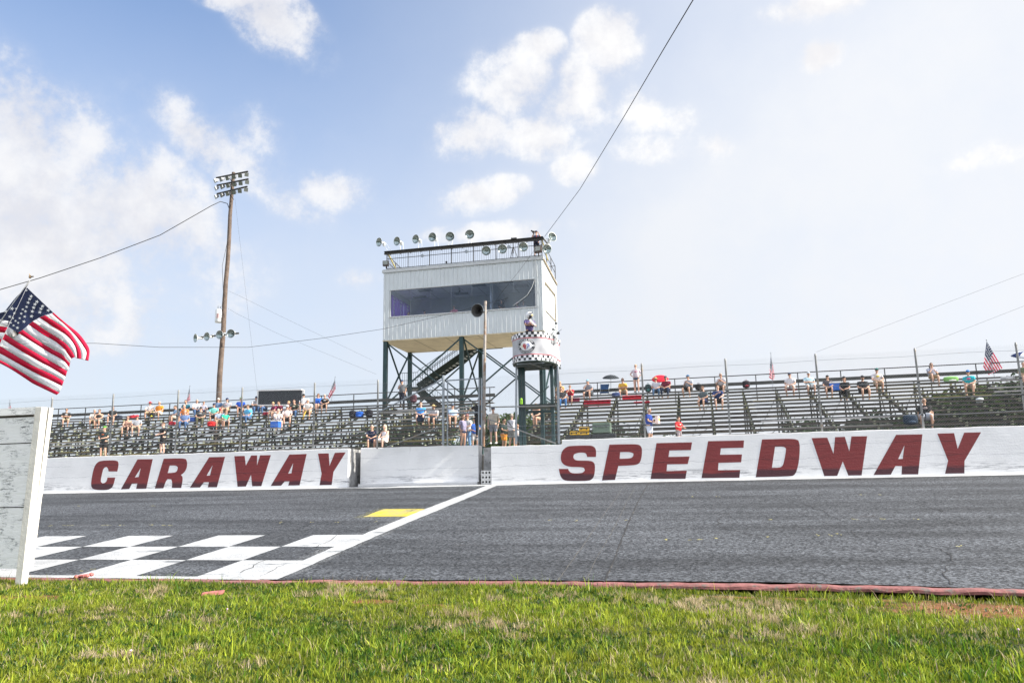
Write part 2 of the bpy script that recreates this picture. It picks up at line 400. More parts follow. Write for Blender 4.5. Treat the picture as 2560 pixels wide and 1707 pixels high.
# one ground sheet: infield, the ground under the banking, the raised ground behind the wall, out to the horizon
g = MB(); xs = [-3000, -400, -60, -40, -25, -14.15, -8.77, -5.57, -3.33, 1.03, 2.89, 4.56, 9, 16, 30, 90, 400, 3000]
def prof(x):
    k = inner_y(x) if -60 <= x <= 30 else (12.6 if x < 0 else 8.5)
    lo = -.07 if x > 0 else .02
    return [(-3000, lo), (-40, lo), (k-3.5, lo*.5), (k-.5, lo), (k-.10, lo-.02), (k+.2, -.25), (34.1, 1.6), (35.38, 1.6), (35.40, 3.30), (36.5, 3.38), (60, 3.3), (120, 2.2), (600, 1.5), (3000, 1.5)]
P = [prof(x) for x in xs]
for i, x in enumerate(xs):
    for y, z in P[i]: g.v.append((x, y, z))
n = len(P[0])
for i in range(len(xs)-1):
    for j in range(n-1): g.f.append((i*n+j, (i+1)*n+j, (i+1)*n+j+1, i*n+j+1)); g.mi.append(0); g.sm.append(False)
struct(g.build('ground', GRND), 'grassy infield ground and the land behind the stands', 'ground')
g = MB()
xs2 = [x for x in xs if -60 <= x <= 30]
for x in xs2: g.v += [(x, inner_y(x)+.12, bank_z(inner_y(x)+.12)), (x, WY+.3, bank_z(WY+.3))]
for i in range(len(xs2)-1): g.f.append((2*i, 2*i+2, 2*i+3, 2*i+1)); g.mi.append(0); g.sm.append(False)
for a, b in ((-400, -60), (30, 200)):
    k = inner_y(a if a > 0 else b)+.12; q = len(g.v)
    g.v += [(a, k, bank_z(k)), (b, k, bank_z(k)), (b, WY+.3, bank_z(WY+.3)), (a, WY+.3, bank_z(WY+.3))]; g.f.append((q, q+1, q+2, q+3)); g.mi.append(0); g.sm.append(False)
struct(g.build('race_track', ASPH), 'banked dark grey asphalt race track', 'race track')
# red kerb along the inner edge
KERB = mat('kerb_red_paint', (.22, .085, .08), .8, var=.35, vs=5, bump=.8, bs=22, dirt=((.13, .105, .095), 6, .53))
g = MB(); k = 0; pr = [(-.10, .0), (-.095, .045), (-.07, .066), (.04, .078), (.11, .080), (.13, .02)]
X = [-60+i*.22 for i in range(410)]
for x in X:
    y = inner_y(x); w = .008*math.sin(x*5.1)+.016*random.uniform(-1, 1)
    for a, z in pr: g.v.append((x, y+a+random.uniform(-.008, .008), z+w*.6-(random.uniform(.01, .035) if random.random() < .05 else 0)))
for i in range(len(X)-1):
    for j in range(5): g.f.append((i*6+j, (i+1)*6+j, (i+1)*6+j+1, i*6+j+1)); g.mi.append(0); g.sm.append(False)
struct(g.build('kerb', KERB), 'low red painted kerb along the inner edge of the track', 'kerb')
def onbank(pts, dz):                               # (x, y) points laid on the banking, dz above it
    return [(x, y, bank_z(y)+dz) for x, y in pts]
def wobble(a, b, n, amp):
    a = Vector(a); b = Vector(b); d = (b-a); t = Vector((-d.y, d.x)).normalized() if d.length else d
    return [tuple(a+d*(i/n)+t*random.uniform(-amp, amp)) for i in range(n)]
def ragged(poly, amp=.02, step=.35):
    out = []
    for i in range(len(poly)):
        a = Vector(poly[i]); b = Vector(poly[(i+1) % len(poly)]); out += wobble(a, b, max(1, int((b-a).length/step)), amp)
    return out
def sheet(mb, poly, dz, amp=.02):
    pts = [Vector(p) for p in onbank(ragged(poly, amp), dz)]; tri = tessellate_polygon([pts]); fs = []
    for t in tri:
        nz = (pts[t[1]]-pts[t[0]]).cross(pts[t[2]]-pts[t[0]]).z; fs.append(tuple(t) if nz > 0 else tuple(t[::-1]))
    mb.add(pts, fs)
g = MB()
sheet(g, [(-8.48, inner_y(-8.5)+.12), (-8.08, inner_y(-8.1)+.12), (-8.13, 15.15), (-8.32, 18.54), (-8.50, 23), (-8.62, 27.9), (-8.86, WY), (-9.33, WY), (-9.12, 25.2), (-8.86, 19.7), (-8.61, 16)], .008, .015)
struct(g.build('start_line', RW), 'white start finish line painted across the track', 'road marking')
g = MB(); rows = [(19.62, 17.79), (17.79, 16.0), (16.0, 14.25)]
def cx_(k, y): return -8.75+(19.6-y)*.02 - 1.42*k + (0 if y > 17 else .0)
for r, (y1, y0) in enumerate(rows):
    for k in range(0, 10):
        if (k+r) % 2 == 0:
            def C(k, y): return -8.84 + (19.6-y)*.055 - k*(1.435 + (19.6-y)*.0)  if k else -8.72+(19.6-y)*.05
            sheet(g, [(C(k+1, y0), y0), (C(k, y0), y0), (C(k, y1), y1), (C(k+1, y1), y1)], .004, .012)
sheet(g, [(-23, 14.02), (-8.45, 14.02), (-8.45, 14.25), (-23, 14.25)], .004, .01)
struct(g.build('chequered_marking', RW), 'white chequerboard squares painted beside the start line', 'road marking')
def spray_m(name, col):
    M = bpy.data.materials.new(name); M.use_nodes = True; T = NT(M.node_tree); p = T.n('ShaderNodeNewGeometry').outputs['Position']
    b = T.n('ShaderNodeBsdfPrincipled'); b.inputs['Base Color'].default_value = tuple(col)+(1,); b.inputs['Roughness'].default_value = .8
    f = T.m('MULTIPLY', T.ramp(T.noise(p, 38, 3, .7), .50, .62), T.ramp(T.noise(p, 1.6, 4, .6), .30, .65)); tr = T.n('ShaderNodeBsdfTransparent'); mx = T.n('ShaderNodeMixShader')
    T.ln(T.m('MULTIPLY', f, .55), mx.inputs[0]); T.ln(tr.outputs[0], mx.inputs[1]); T.ln(b.outputs[0], mx.inputs[2]); o = T.n('ShaderNodeOutputMaterial'); T.ln(mx.outputs[0], o.inputs[0]); return M
g = MB(); sheet(g, [(-8.75, inner_y(-8.5)+.14), (-7.93, inner_y(-8)+.14), (-8.0, 16), (-8.2, 20), (-8.42, 25), (-8.55, 29.5), (-9.2, 29.5), (-9.25, 25), (-9.15, 20), (-8.85, 16)], .003, .05)
struct(g.build('start_line_overspray', spray_m('white_overspray', (.42, .43, .44))), 'thin white paint overspray along the start line', 'road marking')
g = MB(); sheet(g, [(-10.75, 23.0), (-9.1, 22.98), (-9.2, 25.45), (-10.95, 25.5)], .002, .06)
struct(g.build('yellow_overspray', spray_m('yellow_overspray_paint', (.40, .36, .03))), 'thin yellow paint overspray round the yellow square', 'road marking')
g = MB(); sheet(g, [(-10.52, 23.32), (-8.95, 23.3), (-9.12, 25.17), (-10.66, 25.3)], .004, .02)
struct(g.build('yellow_marking', RY), 'yellow square painted beside the start line', 'road marking')
g = MB()
sheet(g, [(-60, 33.55), (-33, 33.6), (-15.5, 33.5), (-14.6, 33.2), (-9, 33.4), (-6, 33.6), (30, 33.62), (30, 34.02), (-60, 34.02)], .012, .03)
struct(g.build('wall_edge_marking', RW), 'strip of white paint spilled on the asphalt at the foot of the wall', 'road marking')
# cracks, seams and flecks of old paint in the asphalt
CRK = mat('crack_tar', (.022, .022, .024), .9, var=.2); SEAM = mat('seam_filler', (.095, .088, .078), .85, var=.4, vs=6)
YFL = mat('old_yellow_paint', (.45, .40, .12), .8, var=.4, vs=9)
def strip(mb, pts, w, dz=.004, mi=0, jit=.0):
    P2 = []
    for a, b in zip(pts, pts[1:]): P2 += wobble(a, b, max(2, int(math.dist(a, b)/.22)), jit)
    P2.append(pts[-1]); L = []; R = []
    for i, p in enumerate(P2):
        a = Vector(P2[max(0, i-1)]); b = Vector(P2[min(len(P2)-1, i+1)]); t = (b-a).normalized() if (b-a).length > 1e-6 else Vector((1, 0)); nn = Vector((-t.y, t.x))
        ww = w*random.uniform(.4, 1.3)/2; L.append(tuple(Vector(p)+nn*ww)); R.append(tuple(Vector(p)-nn*ww))
    vs = onbank(L, dz)+onbank(R, dz); q = len(L); mb.add(vs, [(i+q, i+1+q, i+1, i) for i in range(q-1)], mi)
def B2(px, py): p = bank(px, py); return (p.x, p.y)
def Z3(x, y): return B2(1300+x/3.409, 1040+y/3.409)
def Z4(x, y): return B2(1920+x/3.409, 1040+y/3.409)
g = MB()
strip(g, [Z3(1105, 560), Z3(1020, 700), Z3(940, 870), Z3(870, 1040), Z3(820, 1180), Z3(718, 1412)], .030, .005, 1, .01)
strip(g, [Z3(1105, 560), Z3(1020, 700), Z3(940, 870), Z3(870, 1040), Z3(820, 1180), Z3(718, 1412)], .040, .009, 0, .012)
strip(g, [Z3(900, 575), Z3(810, 710), Z3(720, 830), Z3(560, 1070), Z3(450, 1220), Z3(320, 1405)], .016, .005, 1, .01)
strip(g, [Z3(990, 590), Z3(905, 740), Z3(840, 880), Z3(770, 1010), Z3(640, 1230), Z3(560, 1400)], .014, .005, 1, .01)
for pl in ([Z4(180, 710), Z4(330, 760), Z4(470, 810), Z4(560, 865), Z4(600, 885)], [Z4(850, 600), Z4(930, 625), Z4(1000, 670)], [Z4(1300, 760), Z4(1450, 800), Z4(1600, 850), Z4(1660, 875)],
           [Z4(700, 980), Z4(760, 1030), Z4(860, 1055), Z4(990, 1080), Z4(1180, 1095), Z4(1320, 1100), Z4(1480, 1130), Z4(1560, 1190), Z4(1600, 1258)], [Z4(1600, 1258), Z4(1530, 1270), Z4(1490, 1340), Z4(1520, 1400), Z4(1560, 1440)],
           [Z4(1540, 900), Z4(1620, 925)], [Z3(1680, 930), Z3(1760, 960), Z3(1900, 995), Z3(2060, 1040)], [Z3(1780, 830), Z3(1705, 870), Z3(1680, 930)],
           [B2(1180, 1250), B2(1090, 1250), B2(1010, 1285)], [B2(950, 1305), B2(905, 1325)], [B2(846, 1338), B2(800, 1362), B2(785, 1368)], [B2(668, 1398), B2(640, 1412), B2(600, 1432)], [B2(710, 1412), B2(650, 1440)]):
    strip(g, pl, .022, .009, 0, .05)
for px, py, wd in ((380, 1265, 20), (410, 1313, 30), (375, 1313, 14), (300, 1314, 10), (265, 1313, 20), (160, 1314, 30), (123, 1315, 10), (90+100, 1265, 14), (700+1620*0, 1306, 14), (774, 1306, 10), (840, 1306, 8), (940, 1304, 8),
     (1438, 1301, 12), (1375, 1301, 10), (1733, 1242, 12), (1795, 1242, 16), (1660, 1350, 14), (1735, 1349, 30), (1785, 1347, 20), (2132, 1298, 18), (2208, 1298, 22), (2290, 1298, 12), (2042, 1338, 12), (2075, 1338, 9), (2095, 1336, 10), (1923, 1299, 12), (2155, 1237, 14), (2200, 1237, 9), (2394, 1365, 14), (210, 1425, 25), (1560, 1301, 10), (1920, 1343, 12)):
    a = B2(px-wd/2, py); b = B2(px+wd/2, py)
    for k in range(3):
        t = random.random(); q = random.uniform(.1, .5); c0 = (a[0]+(b[0]-a[0])*t, a[1]+random.uniform(-.12, .12)); strip(g, [c0, (c0[0]+(b[0]-a[0])*q, c0[1]+random.uniform(-.05, .05))], .03, .013, 2, .02)
struct(g.build('track_cracks', [CRK, SEAM, YFL]), 'cracks and seams and old yellow paint flecks in the asphalt', 'cracks')

# ---------------------------------------------------------------- track walls with painted letters
def chaikin(pts, it=2):
    for _ in range(it):
        n = len(pts); out = []
        for i in range(n):
            p0, p, p1 = (Vector(pts[(i+k) % n]) for k in (-1, 0, 1)); a = (p-p0); b = (p1-p)
            if a.length < 1e-9 or b.length < 1e-9: out.append(tuple(p)); continue
            if a.angle(b) < rad(48): out += [tuple(p-a*.25), tuple(p+b*.25)]
            else: out.append(tuple(p))
        pts = out
    return pts
LETTERS = [  # name, zoom origin/scale, outline, holes
 ('C', 'a', [(830,177),(872,170),(960,168),(988,176),(998,200),(985,262),(912,262),(908,238),(895,224),(878,228),(866,245),(858,275),(845,335),(848,352),(862,362),(884,357),(897,340),(903,313),(968,313),(955,368),(940,398),(912,415),(860,419),(800,416),(772,402),(764,378),(768,330),(782,255),(800,205)], []),
 ('A', 'a', [(1155,160),(1283,158),(1228,406),(1143,408),(1153,363),(1108,365),(1085,409),(1015,412)], [[(1182,232),(1165,308),(1132,312)]]),
 ('R', 'a', [(1375,155),(1530,151),(1560,158),(1574,185),(1568,235),(1550,268),(1520,291),(1534,308),(1533,345),(1522,400),(1443,399),(1447,352),(1438,328),(1408,326),(1392,345),(1372,403),(1300,405)], [[(1425,212),(1475,211),(1493,225),(1490,255),(1472,272),(1409,275)]]),
 ('A', 'a', [(1757,142),(1890,139),(1822,394),(1745,395),(1755,352),(1712,353),(1680,396),(1595,398)], [[(1785,210),(1763,296),(1735,297)]]),
 ('W', 'a', [(1968,133),(2055,131),(2065,213),(2110,128),(2160,127),(2158,212),(2185,126),(2275,125),(2195,385),(2118,386),(2108,290),(2065,388),(1995,390)], []),
 ('A', 'b', [(415,120),(560,115),(500,378),(405,380),(415,345),(375,346),(345,381),(258,383)], [[(447,190),(432,278),(404,280)]]),
 ('Y', 'b', [(655,112),(745,110),(752,215),(797,105),(888,102),(785,265),(770,375),(668,377),(685,280)], []),
 ('S', 'c', [(395,262),(430,252),(595,248),(632,258),(650,290),(647,347),(572,347),(565,320),(545,309),(490,311),(460,325),(453,350),(465,370),(490,378),(600,378),(630,392),(641,425),(635,500),(618,535),(580,552),(400,553),(360,537),(340,500),(331,448),(410,448),(420,472),(445,486),(505,487),(538,480),(553,460),(545,440),(520,433),(420,432),(370,412),(348,380),(347,335),(360,292)], []),
 ('P', 'c', [(762,242),(990,236),(1028,250),(1041,280),(1037,350),(1022,398),(985,417),(838,423),(810,542),(698,547)], [[(853,306),(940,304),(967,318),(965,342),(942,360),(849,362)]]),
 ('E', 'c', [(1163,229),(1466,222),(1456,288),(1273,292),(1266,346),(1445,343),(1430,407),(1254,410),(1249,467),(1422,463),(1410,533),(1113,534)], []),
 ('E', 'c', [(1603,212),(1909,206),(1905,268),(1712,273),(1705,328),(1892,325),(1885,392),(1692,397),(1687,460),(1877,457),(1870,524),(1547,527)], []),
 ('D', 'd', [(-51,198),(215,190),(258,205),(273,248),(265,380),(245,468),(225,500),(200,512),(-105,520)], [[(60,260),(135,258),(153,275),(150,315),(130,418),(105,438),(33,440)]]),
 ('W', 'd', [(372,186),(505,182),(558,320),(572,178),(655,175),(693,300),(711,172),(845,170),(798,503),(685,505),(637,385),(590,508),(480,510)], []),
 ('A', 'd', [(1092,158),(1316,154),(1280,495),(1138,496),(1142,424),(1085,425),(1047,497),(900,500)], [[(1163,247),(1148,363),(1110,364)]]),
 ('Y', 'd', [(1443,148),(1586,144),(1617,278),(1672,140),(1816,137),(1675,380),(1674,487),(1509,489),(1535,378)], [])]
ZO = {'a': (0, 1100, 3.36), 'b': (600, 1100, 3.36), 'c': (1300, 1040, 3.409), 'd': (1920, 1040, 3.409)}
def letter(k, parent, Y=WY-.004):
    nm, z, out, holes = LETTERS[k]; ox, oy, s = ZO[z]
    f = lambda l: [tuple(at(ox+x/s, oy+y/s, Y)) for x, y in (chaikin(l) if nm in 'CRSPD' else l)]
    mb = MB(); mb.prism(f(out), (0, .007, 0), 0, [f(h) for h in holes]); return mb.build('painted_letter', LETM, parent)
WT = 3.73
def wall_block(pts_top, x0, x1, y0, y1, ztop0, ztop1, zbot=1.7):
    """wall with a hand-trowelled, slightly uneven face and top"""
    mb = MB(); nx = max(4, int((x1-x0)/.35)); zs = 6; vs = []
    for i in range(nx+1):
        x = x0+(x1-x0)*i/nx; zt = ztop0+(ztop1-ztop0)*i/nx + .009*math.sin(x*3.1)+.007*math.sin(x*8.3+1)
        for j in range(zs+1):
            z = zbot+(zt-zbot)*j/zs; vs.append((x, y0+.0012*math.sin(x*2.3+z*3), z))
        vs.append((x, y0+.04, zt+.012)); vs.append((x, y1, zt+.004)); vs.append((x, y1, zbot))
    K = zs+4
    fs = [(i*K+j, (i+1)*K+j, (i+1)*K+j+1, i*K+j+1) for i in range(nx) for j in range(K-1)]
    mb.add(vs, fs); mb.add(vs[:K], [tuple(range(K))[::-1]]); mb.add(vs[-K:], [tuple(range(K))]); return mb
wl = thing('track_wall', (-38, WY, 1.9), 'white concrete track wall painted with the maroon letters CARAWAY', 'wall')
xe = at(870, 1170, WY).x
wall_block(None, -62, xe, WY, WY+1.42, WT-.01, WT-.02).build('wall_panel', WALLM, wl)
CONC = mat('bare_concrete', (.30, .30, .30), .85, var=.3, vs=3, bump=.4, dirt=((.16, .155, .15), 2.5, .52))
mb = MB(); mb.box((xe+.006, WY+.80, 2.68), (.02, 1.24, 2.06)); mb.build('end_face', CONC, wl)
for k in range(7): letter(k, wl)
# recessed middle gate wall
YG = WY+.75; xa = at(901.5, 1150, YG).x; xb = at(1196, 1150, YG).x
gw = thing('track_wall', (xa+4, YG, 1.9), 'plain white middle wall section between the two lettered walls', 'wall')
za = at(901, 1120.3, YG).z; zb = at(1196, 1112.6, YG).z
wall_block(None, xa, xb, YG, YG+.62, za, zb).build('wall_panel', WALLM, gw)
mb = MB(); mb.bar((xa, YG-.12, bank_z(YG)+.02), (xb, YG-.12, bank_z(YG)+.02), .24, .12); mb.build('base_ledge', WALLM, gw)
# right wall, low part then a step up
rw = thing('track_wall', (4, WY, 1.9), 'white cracked concrete track wall painted with the maroon letters SPEEDWAY', 'wall')
xc = at(1228, 1160, WY).x; xd = at(1406, 1150, WY).x
wall_block(None, xc, xd, WY, WY+1.42, at(1228, 1116.5, WY).z, at(1406, 1111, WY).z).build('low_panel', WALLM, rw)
wall_block(None, xd+.003, 40, WY-.0, WY+1.42, at(1406, 1100, WY).z, WT-.0).build('wall_panel', WALLM, rw)
for k in range(7, 15): letter(k, rw)
# stack of hollow blocks in the slot beside the start line
HOLE = mat('block_hole', (.03, .03, .03), .9); BLK = mat('block_white_paint', (.66, .66, .65), .75, var=.15, bump=.4)
sx0 = at(1203, 1190, WY+.15).x; sx1 = at(1227.5, 1190, WY+.15).x
for k, lab in enumerate(('lowest white hollow concrete block in the slot by the start line', 'middle white hollow concrete block in the slot by the start line', 'topmost white hollow concrete block in the slot by the start line')):
    z0 = bank_z(WY)+.03+k*.202; t = thing('hollow_block', ((sx0+sx1)/2, WY+.3, z0), lab, 'concrete block', 'hollow blocks stacked in the wall slot')
    mb = MB(); c = [(sx0, WY+.15, z0), (sx1, WY+.15, z0), (sx1, WY+.15, z0+.195), (sx0, WY+.15, z0+.195)]; hs = []; 
    for i in range(3):
        hx = sx0+(sx1-sx0)*(i+.5)/3; hs.append([(hx+.05*math.cos(a*PI/5), WY+.15, z0+.0975+.055*math.sin(a*PI/5)) for a in range(10)])
    mb.prism(c, (0, .3, 0), 0, hs); mb.build('block_body', BLK, t)
    mb = MB(); mb.box(((sx0+sx1)/2, WY+.38, z0+.0975), (sx1-sx0-.02, .12, .17)); mb.build('block_core', HOLE, t)
mb = MB(); mb.box(((sx0+sx1)/2, WY+.7, 2.6), (sx1-sx0, .2, 2.0)); tag(mb.build('wall_stub', CONC), 'short grey concrete stub at the back of the slot by the start line', 'wall')

# ================================================================ catch fences
FY = 34.30
def chain(x0, x1, z0, z1, y, spikes=True, r=.0016, cell=.096):
    """woven wire as two families of thin diagonal wires"""
    vs = []; fs = []; mb = MB()
    H = z1-z0
    def wire(a, b, rr=r):
        n0 = len(vs); a = Vector(a); b = Vector(b); d = (b-a).normalized(); p = Vector((0, 1, 0)); q = d.cross(p)
        for c in (a, b):
            for k in range(3): t = 2*PI*k/3; vs.append(tuple(c+p*math.cos(t)*rr+q*math.sin(t)*rr))
        for k in range(3): fs.append((n0+k, n0+(k+1) % 3, n0+3+(k+1) % 3, n0+3+k))
    k = x0-H
    while k < x1:
        a, b = max(k, x0), min(k+H, x1)
        if b > a+.01: wire((a, y, z0+a-k), (b, y, z0+b-k)); wire((x0+x1-a, y+.004, z0+a-k), (x0+x1-b, y+.004, z0+b-k))
        k += cell
    if spikes:
        x = x0+.03
        while x < x1: wire((x, y, z1-.02), (x+random.uniform(-.015, .015), y+random.uniform(-.02, .02), z1+.075), .003); x += cell
    mb.add(vs, fs); return mb
def top_z(x): return 6.82+.004*(x+30)+.03*math.sin(x*.8)
def fence(label, x0, x1, posts, cab=(4.35, 5.0, 5.65, 6.74)):
    t = thing('chain_link_fence', ((x0+x1)/2, FY, WT), label, 'fence', 'catch fences on top of the track walls')
    chain(x0, x1, WT-.02, 6.9, FY-.06).build('wire_mesh', WIRE, t)['kind'] = 'stuff'
    for px, h in posts:
        mb = MB(); mb.tube((px, FY, WT-.05), (px, FY, h), .042, n=10); mb.tube((px, FY, h), (px, FY, h+.10), .05, .03, n=8); mb.build('post', GALVL, t)
        for z in cab[:3]: mb = MB(); mb.tube((px, FY, z-.03), (px, FY, z+.03), .06, n=8); mb.build('cable_clamp', RUBBER, t)
    for z in cab:
        mb = MB(); pts = [(x0+(x1-x0)*i/40, FY-.07, z+.02*math.sin(i*.9+z)) for i in range(41)]; mb.path(pts, .006, 4); mb.build('cable', GALV, t)
    return t
fence('long chain link fence with galvanised posts above the CARAWAY wall', -56, -14.83, [(-52.3, 6.85), (-48.5, 6.85), (-44.8, 6.85), (-41, 6.85), (-37.15, 6.85), (-33.33, 6.83), (-29.54, 6.83), (-25.68, 6.86), (-22.05, 6.82), (-18.12, 6.86), (-14.83, 6.84)])
fence('long chain link fence with leaning steel posts above the SPEEDWAY wall', -6.18, 24, [(-2.42, 6.94), (1.13, 6.95), (4.77, 6.95), (8.58, 6.96), (12.25, 6.97), (16.1, 6.97), (20, 6.97)])
# middle fence with its gate
cf = thing('chain_link_fence', (-11, FY, WT), 'short chain link fence with braces and a gate frame between the lettered walls', 'fence', 'catch fences on top of the track walls')
chain(-14.8, -6.2, WT-.02, 6.75, FY-.05).build('wire_mesh', WIRE, cf)['kind'] = 'stuff'
def rod(a, b, r, name, parent, m_=GALV, Y=FY, Yb=None):
    mb = MB(); mb.tube(at(a[0], a[1], Y), at(b[0], b[1], Y if Yb is None else Yb), r, n=10); return mb.build(name, m_, parent)
rod((1108, 1113), (1108.5, 938), .06, 'post', cf); rod((1118.5, 1113), (1119, 949), .035, 'gate_post', cf); rod((1196.5, 1112), (1198, 947), .035, 'gate_post', cf); rod((1204, 1112), (1204, 945), .04, 'post', cf)
rod((1290, 1110), (1291, 915), .05, 'post', cf); rod((1397.5, 1108), (1394.5, 915), .06, 'post', cf)
rod((1119, 951), (1199, 946), .03, 'gate_rail', cf); rod((1119, 1033), (1198, 1030.5), .03, 'gate_rail', cf); rod((947, 1031), (1108, 1023), .03, 'rail', cf, GALVL); rod((947, 1030), (1107, 948), .03, 'brace', cf)
rod((967, 1117), (1100, 1066), .025, 'brace', cf, GALVL); rod((1217, 1046), (1390, 1108), .03, 'brace', cf, GALVL); rod((1222, 1017.5), (1392, 1014), .03, 'rail', cf, GALVL)
for yy in (1070, 1095): rod((947, yy), (1395, yy-7), .006, 'cable', cf)

# ================================================================ grandstands
NR = 13
def row(i): return 37.6+.8*i, 3.95+.275*i
def grandstand(label, x0, x1, base_x, pale):
    t = thing('grandstand', (base_x, 42, 3.35), label, 'grandstand', 'open bleacher grandstands'); seg = (x1-x0)/round((x1-x0)/5.6)
    xsn = [x0+seg*k for k in range(int(round((x1-x0)/seg))+1)]
    for i in range(NR):
        Y, z = row(i)
        for a, b in zip(xsn, xsn[1:]):
            dz = random.uniform(-.008, .008); u = random.random()
            m1 = PLANKW if u < pale else PLANK; m2 = PLANKY if random.random() < .30 else (PLANKW if random.random() < pale*.6 else PLANK)
            mb = MB(); mb.box(((a+b)/2, Y, z-.030+dz), (b-a-.02, .29, .058)); mb.build('seat_plank', m1, t)
            mb = MB(); mb.box(((a+b)/2, Y-.42, z-.43+dz), (b-a-.02, .28, .055)); mb.build('foot_plank', m2, t)
    k = x0+.25
    while k < x1:
        mb = MB(); Y0, z0 = row(0); Y1, z1 = row(NR-1)
        mb.bar((k, Y0-.55, z0-.66), (k, Y1+.15, z1-.42), .06, .11, 0)
        for i in range(NR):
            Y, z = row(i); mb.box((k, Y+.02, z-.235), (.05, .055, .38), None, 0); mb.box((k, Y-.30, z-.475), (.05, .42, .05), None, 0)
            mb.box((k-.035, Y-.15, z-.27), (.06, .22, .17), None, 1)
        for Yp in (39.4, 42.2, 45.0, 47.3):
            zt = z0-.5+(Yp-Y0)*.344; mb.box((k, Yp, (3.3+zt)/2), (.07, .07, zt-3.3), None, 0)
        for Ya, Yb in ((39.4, 42.2), (42.2, 45.0), (45.0, 47.3)):
            za = z0-.5+(Yb-Y0)*.344; mb.bar((k+.04, Ya, 3.4), (k+.04, Yb, za), .04, .04, 0)
        mb.build('stringer', [DKGREEN, OLIVE], t); k += 1.83
    k = x0+.25
    while k < x1-1.8:
        for Yp in (42.2, 47.3):
            mb = MB(); zt = z0-.5+(Yp-37.6)*.344; mb.bar((k, Yp+.05, 3.5), (k+1.83, Yp+.05, zt-.1), .03, .03); mb.build('cross_brace', DKGREEN, t)
        k += 3.66
    yb = 47.95
    mb = MB(); mb.bar((x0, yb, 8.10), (x1, yb, 8.14), .05, .05); mb.build('top_rail', DARKBEAM, t)
    mb = MB(); mb.bar((x0, yb-.04, 7.60), (x1, yb-.04, 7.64), .045, .20); mb.build('back_board', RAILW, t)
    k = x0+.3
    while k < x1: mb = MB(); mb.bar((k, yb, 6.6), (k, yb, 8.1), .05, .04, 0, (0, 1, 0)); mb.build('rail_post', DARKBEAM, t); k += 2.35
    mb = MB(); mb.box(((x0+x1)/2, 47.55, 7.1), (x1-x0, .5, .04)); mb.build('top_walkway', PLANK, t)
    return t
grandstand('long bleacher grandstand with olive brackets behind the CARAWAY wall', -58, -12.7, -35, .24)
grandstand('bleacher grandstand with dark weathered planks behind the SPEEDWAY wall', -8.8, 26, 8, .16)

# ================================================================ press box tower
TX0, TX1, TY0, TY1 = -20.66, -9.53, 48.5, 53.4
ZF, ZRF, ZRB = 11.75, 16.66, 16.10
tw = thing('press_box_tower', ((TX0+TX1)/2, 51, 3.3), 'tall steel legged press box tower clad in pale grey ribbed metal', 'tower')
WX0, WX1, WZ0, WZ1 = -20.12, -10.05, 13.36, 15.18
mb = MB(); T_ = .08
mb.box(((TX0+TX1)/2, TY0+T_/2, (ZF+WZ0)/2), (TX1-TX0, T_, WZ0-ZF)); mb.box(((TX0+TX1)/2, TY0+T_/2, (WZ1+ZRF-.1)/2), (TX1-TX0, T_, ZRF-.1-WZ1))
mb.box(((TX0+WX0)/2, TY0+T_/2, (WZ0+WZ1)/2), (WX0-TX0, T_, WZ1-WZ0)); mb.box(((TX1+WX1)/2, TY0+T_/2, (WZ0+WZ1)/2), (TX1-WX1, T_, WZ1-WZ0))
def rib(mb, x, y, z0, z1, dx=.05, dy=.05): 
    mb.prism([(x-dx, y, z0), (x-dx*.45, y-dy, z0), (x+dx*.45, y-dy, z0), (x+dx, y, z0)], (0, 0, z1-z0))
x = TX0+.10
while x < TX1-.05:
    if x < WX0-.05 or x > WX1+.05: rib(mb, x, TY0-.001, ZF+.01, ZRF-.22)
    else: rib(mb, x, TY0-.001, ZF+.01, WZ0-.09); rib(mb, x, TY0-.001, WZ1+.03, ZRF-.22)
    x += .305
mb.build('front_wall', SIDING, tw)
def side_wall(X, s):
    mb = MB(); y0, y1, z0, z1 = TY0+.55, TY1-.75, 13.2, 15.05
    for a, b, c, d in ((TY0+T_+.003, TY1, ZF, z0), (TY0+T_+.003, y0, z0, z1), (y1, TY1, z0, z1)):
        mb.box((X-s*.04, (a+b)/2, (c+d)/2), (.08, b-a, d-c))
    pts = [(X, TY0+T_+.003, z1), (X, TY1, z1), (X, TY1, ZRB-.1), (X, TY0+T_+.003, ZRF-.12)]; mb.prism(pts, (-s*.08, 0, 0))
    y = TY0+.2
    while y < TY1:
        top = ZRF-.16+(ZRB-ZRF)*(y-TY0)/(TY1-TY0)
        for a, b in (((ZF+.01, z0-.05), (z1+.05, top)) if y0-.03 < y < y1+.03 else ((ZF+.01, top),)):
            mb.prism([(X+s*.001, y-.03, a), (X+s*.035, y-.014, a), (X+s*.035, y+.014, a), (X+s*.001, y+.03, a)], (0, 0, b-a))
        y += .305
    o = mb.build('side_wall', SIDING, tw)
    f = MB()
    for a, b in (((X+s*.03, y0-.03, z0), (X+s*.03, y0-.03, z1)), ((X+s*.03, y1+.03, z0), (X+s*.03, y1+.03, z1)), ((X+s*.03, y0, z1+.03), (X+s*.03, y1, z1+.03)), ((X+s*.03, y0, z0-.03), (X+s*.03, y1, z0-.03))): f.bar(a, b, .06, .06)
    w = f.build('side_window', mat('edge_brown', (.20, .16, .10), .7, var=.4, vs=5), tw); return (y0, y1, z0, z1), w
GLASS = bpy.data.materials.new('window_glass'); GLASS.use_nodes = True; T = NT(GLASS.node_tree)
tb = T.n('ShaderNodeBsdfTransparent'); tb.inputs[0].default_value = (.90, .93, .97, 1); gb = T.n('ShaderNodeBsdfGlossy'); gb.inputs['Roughness'].default_value = .02
gb.inputs[0].default_value = (.8, .9, 1, 1); fr = T.n('ShaderNodeFresnel'); fr.inputs[0].default_value = 1.6
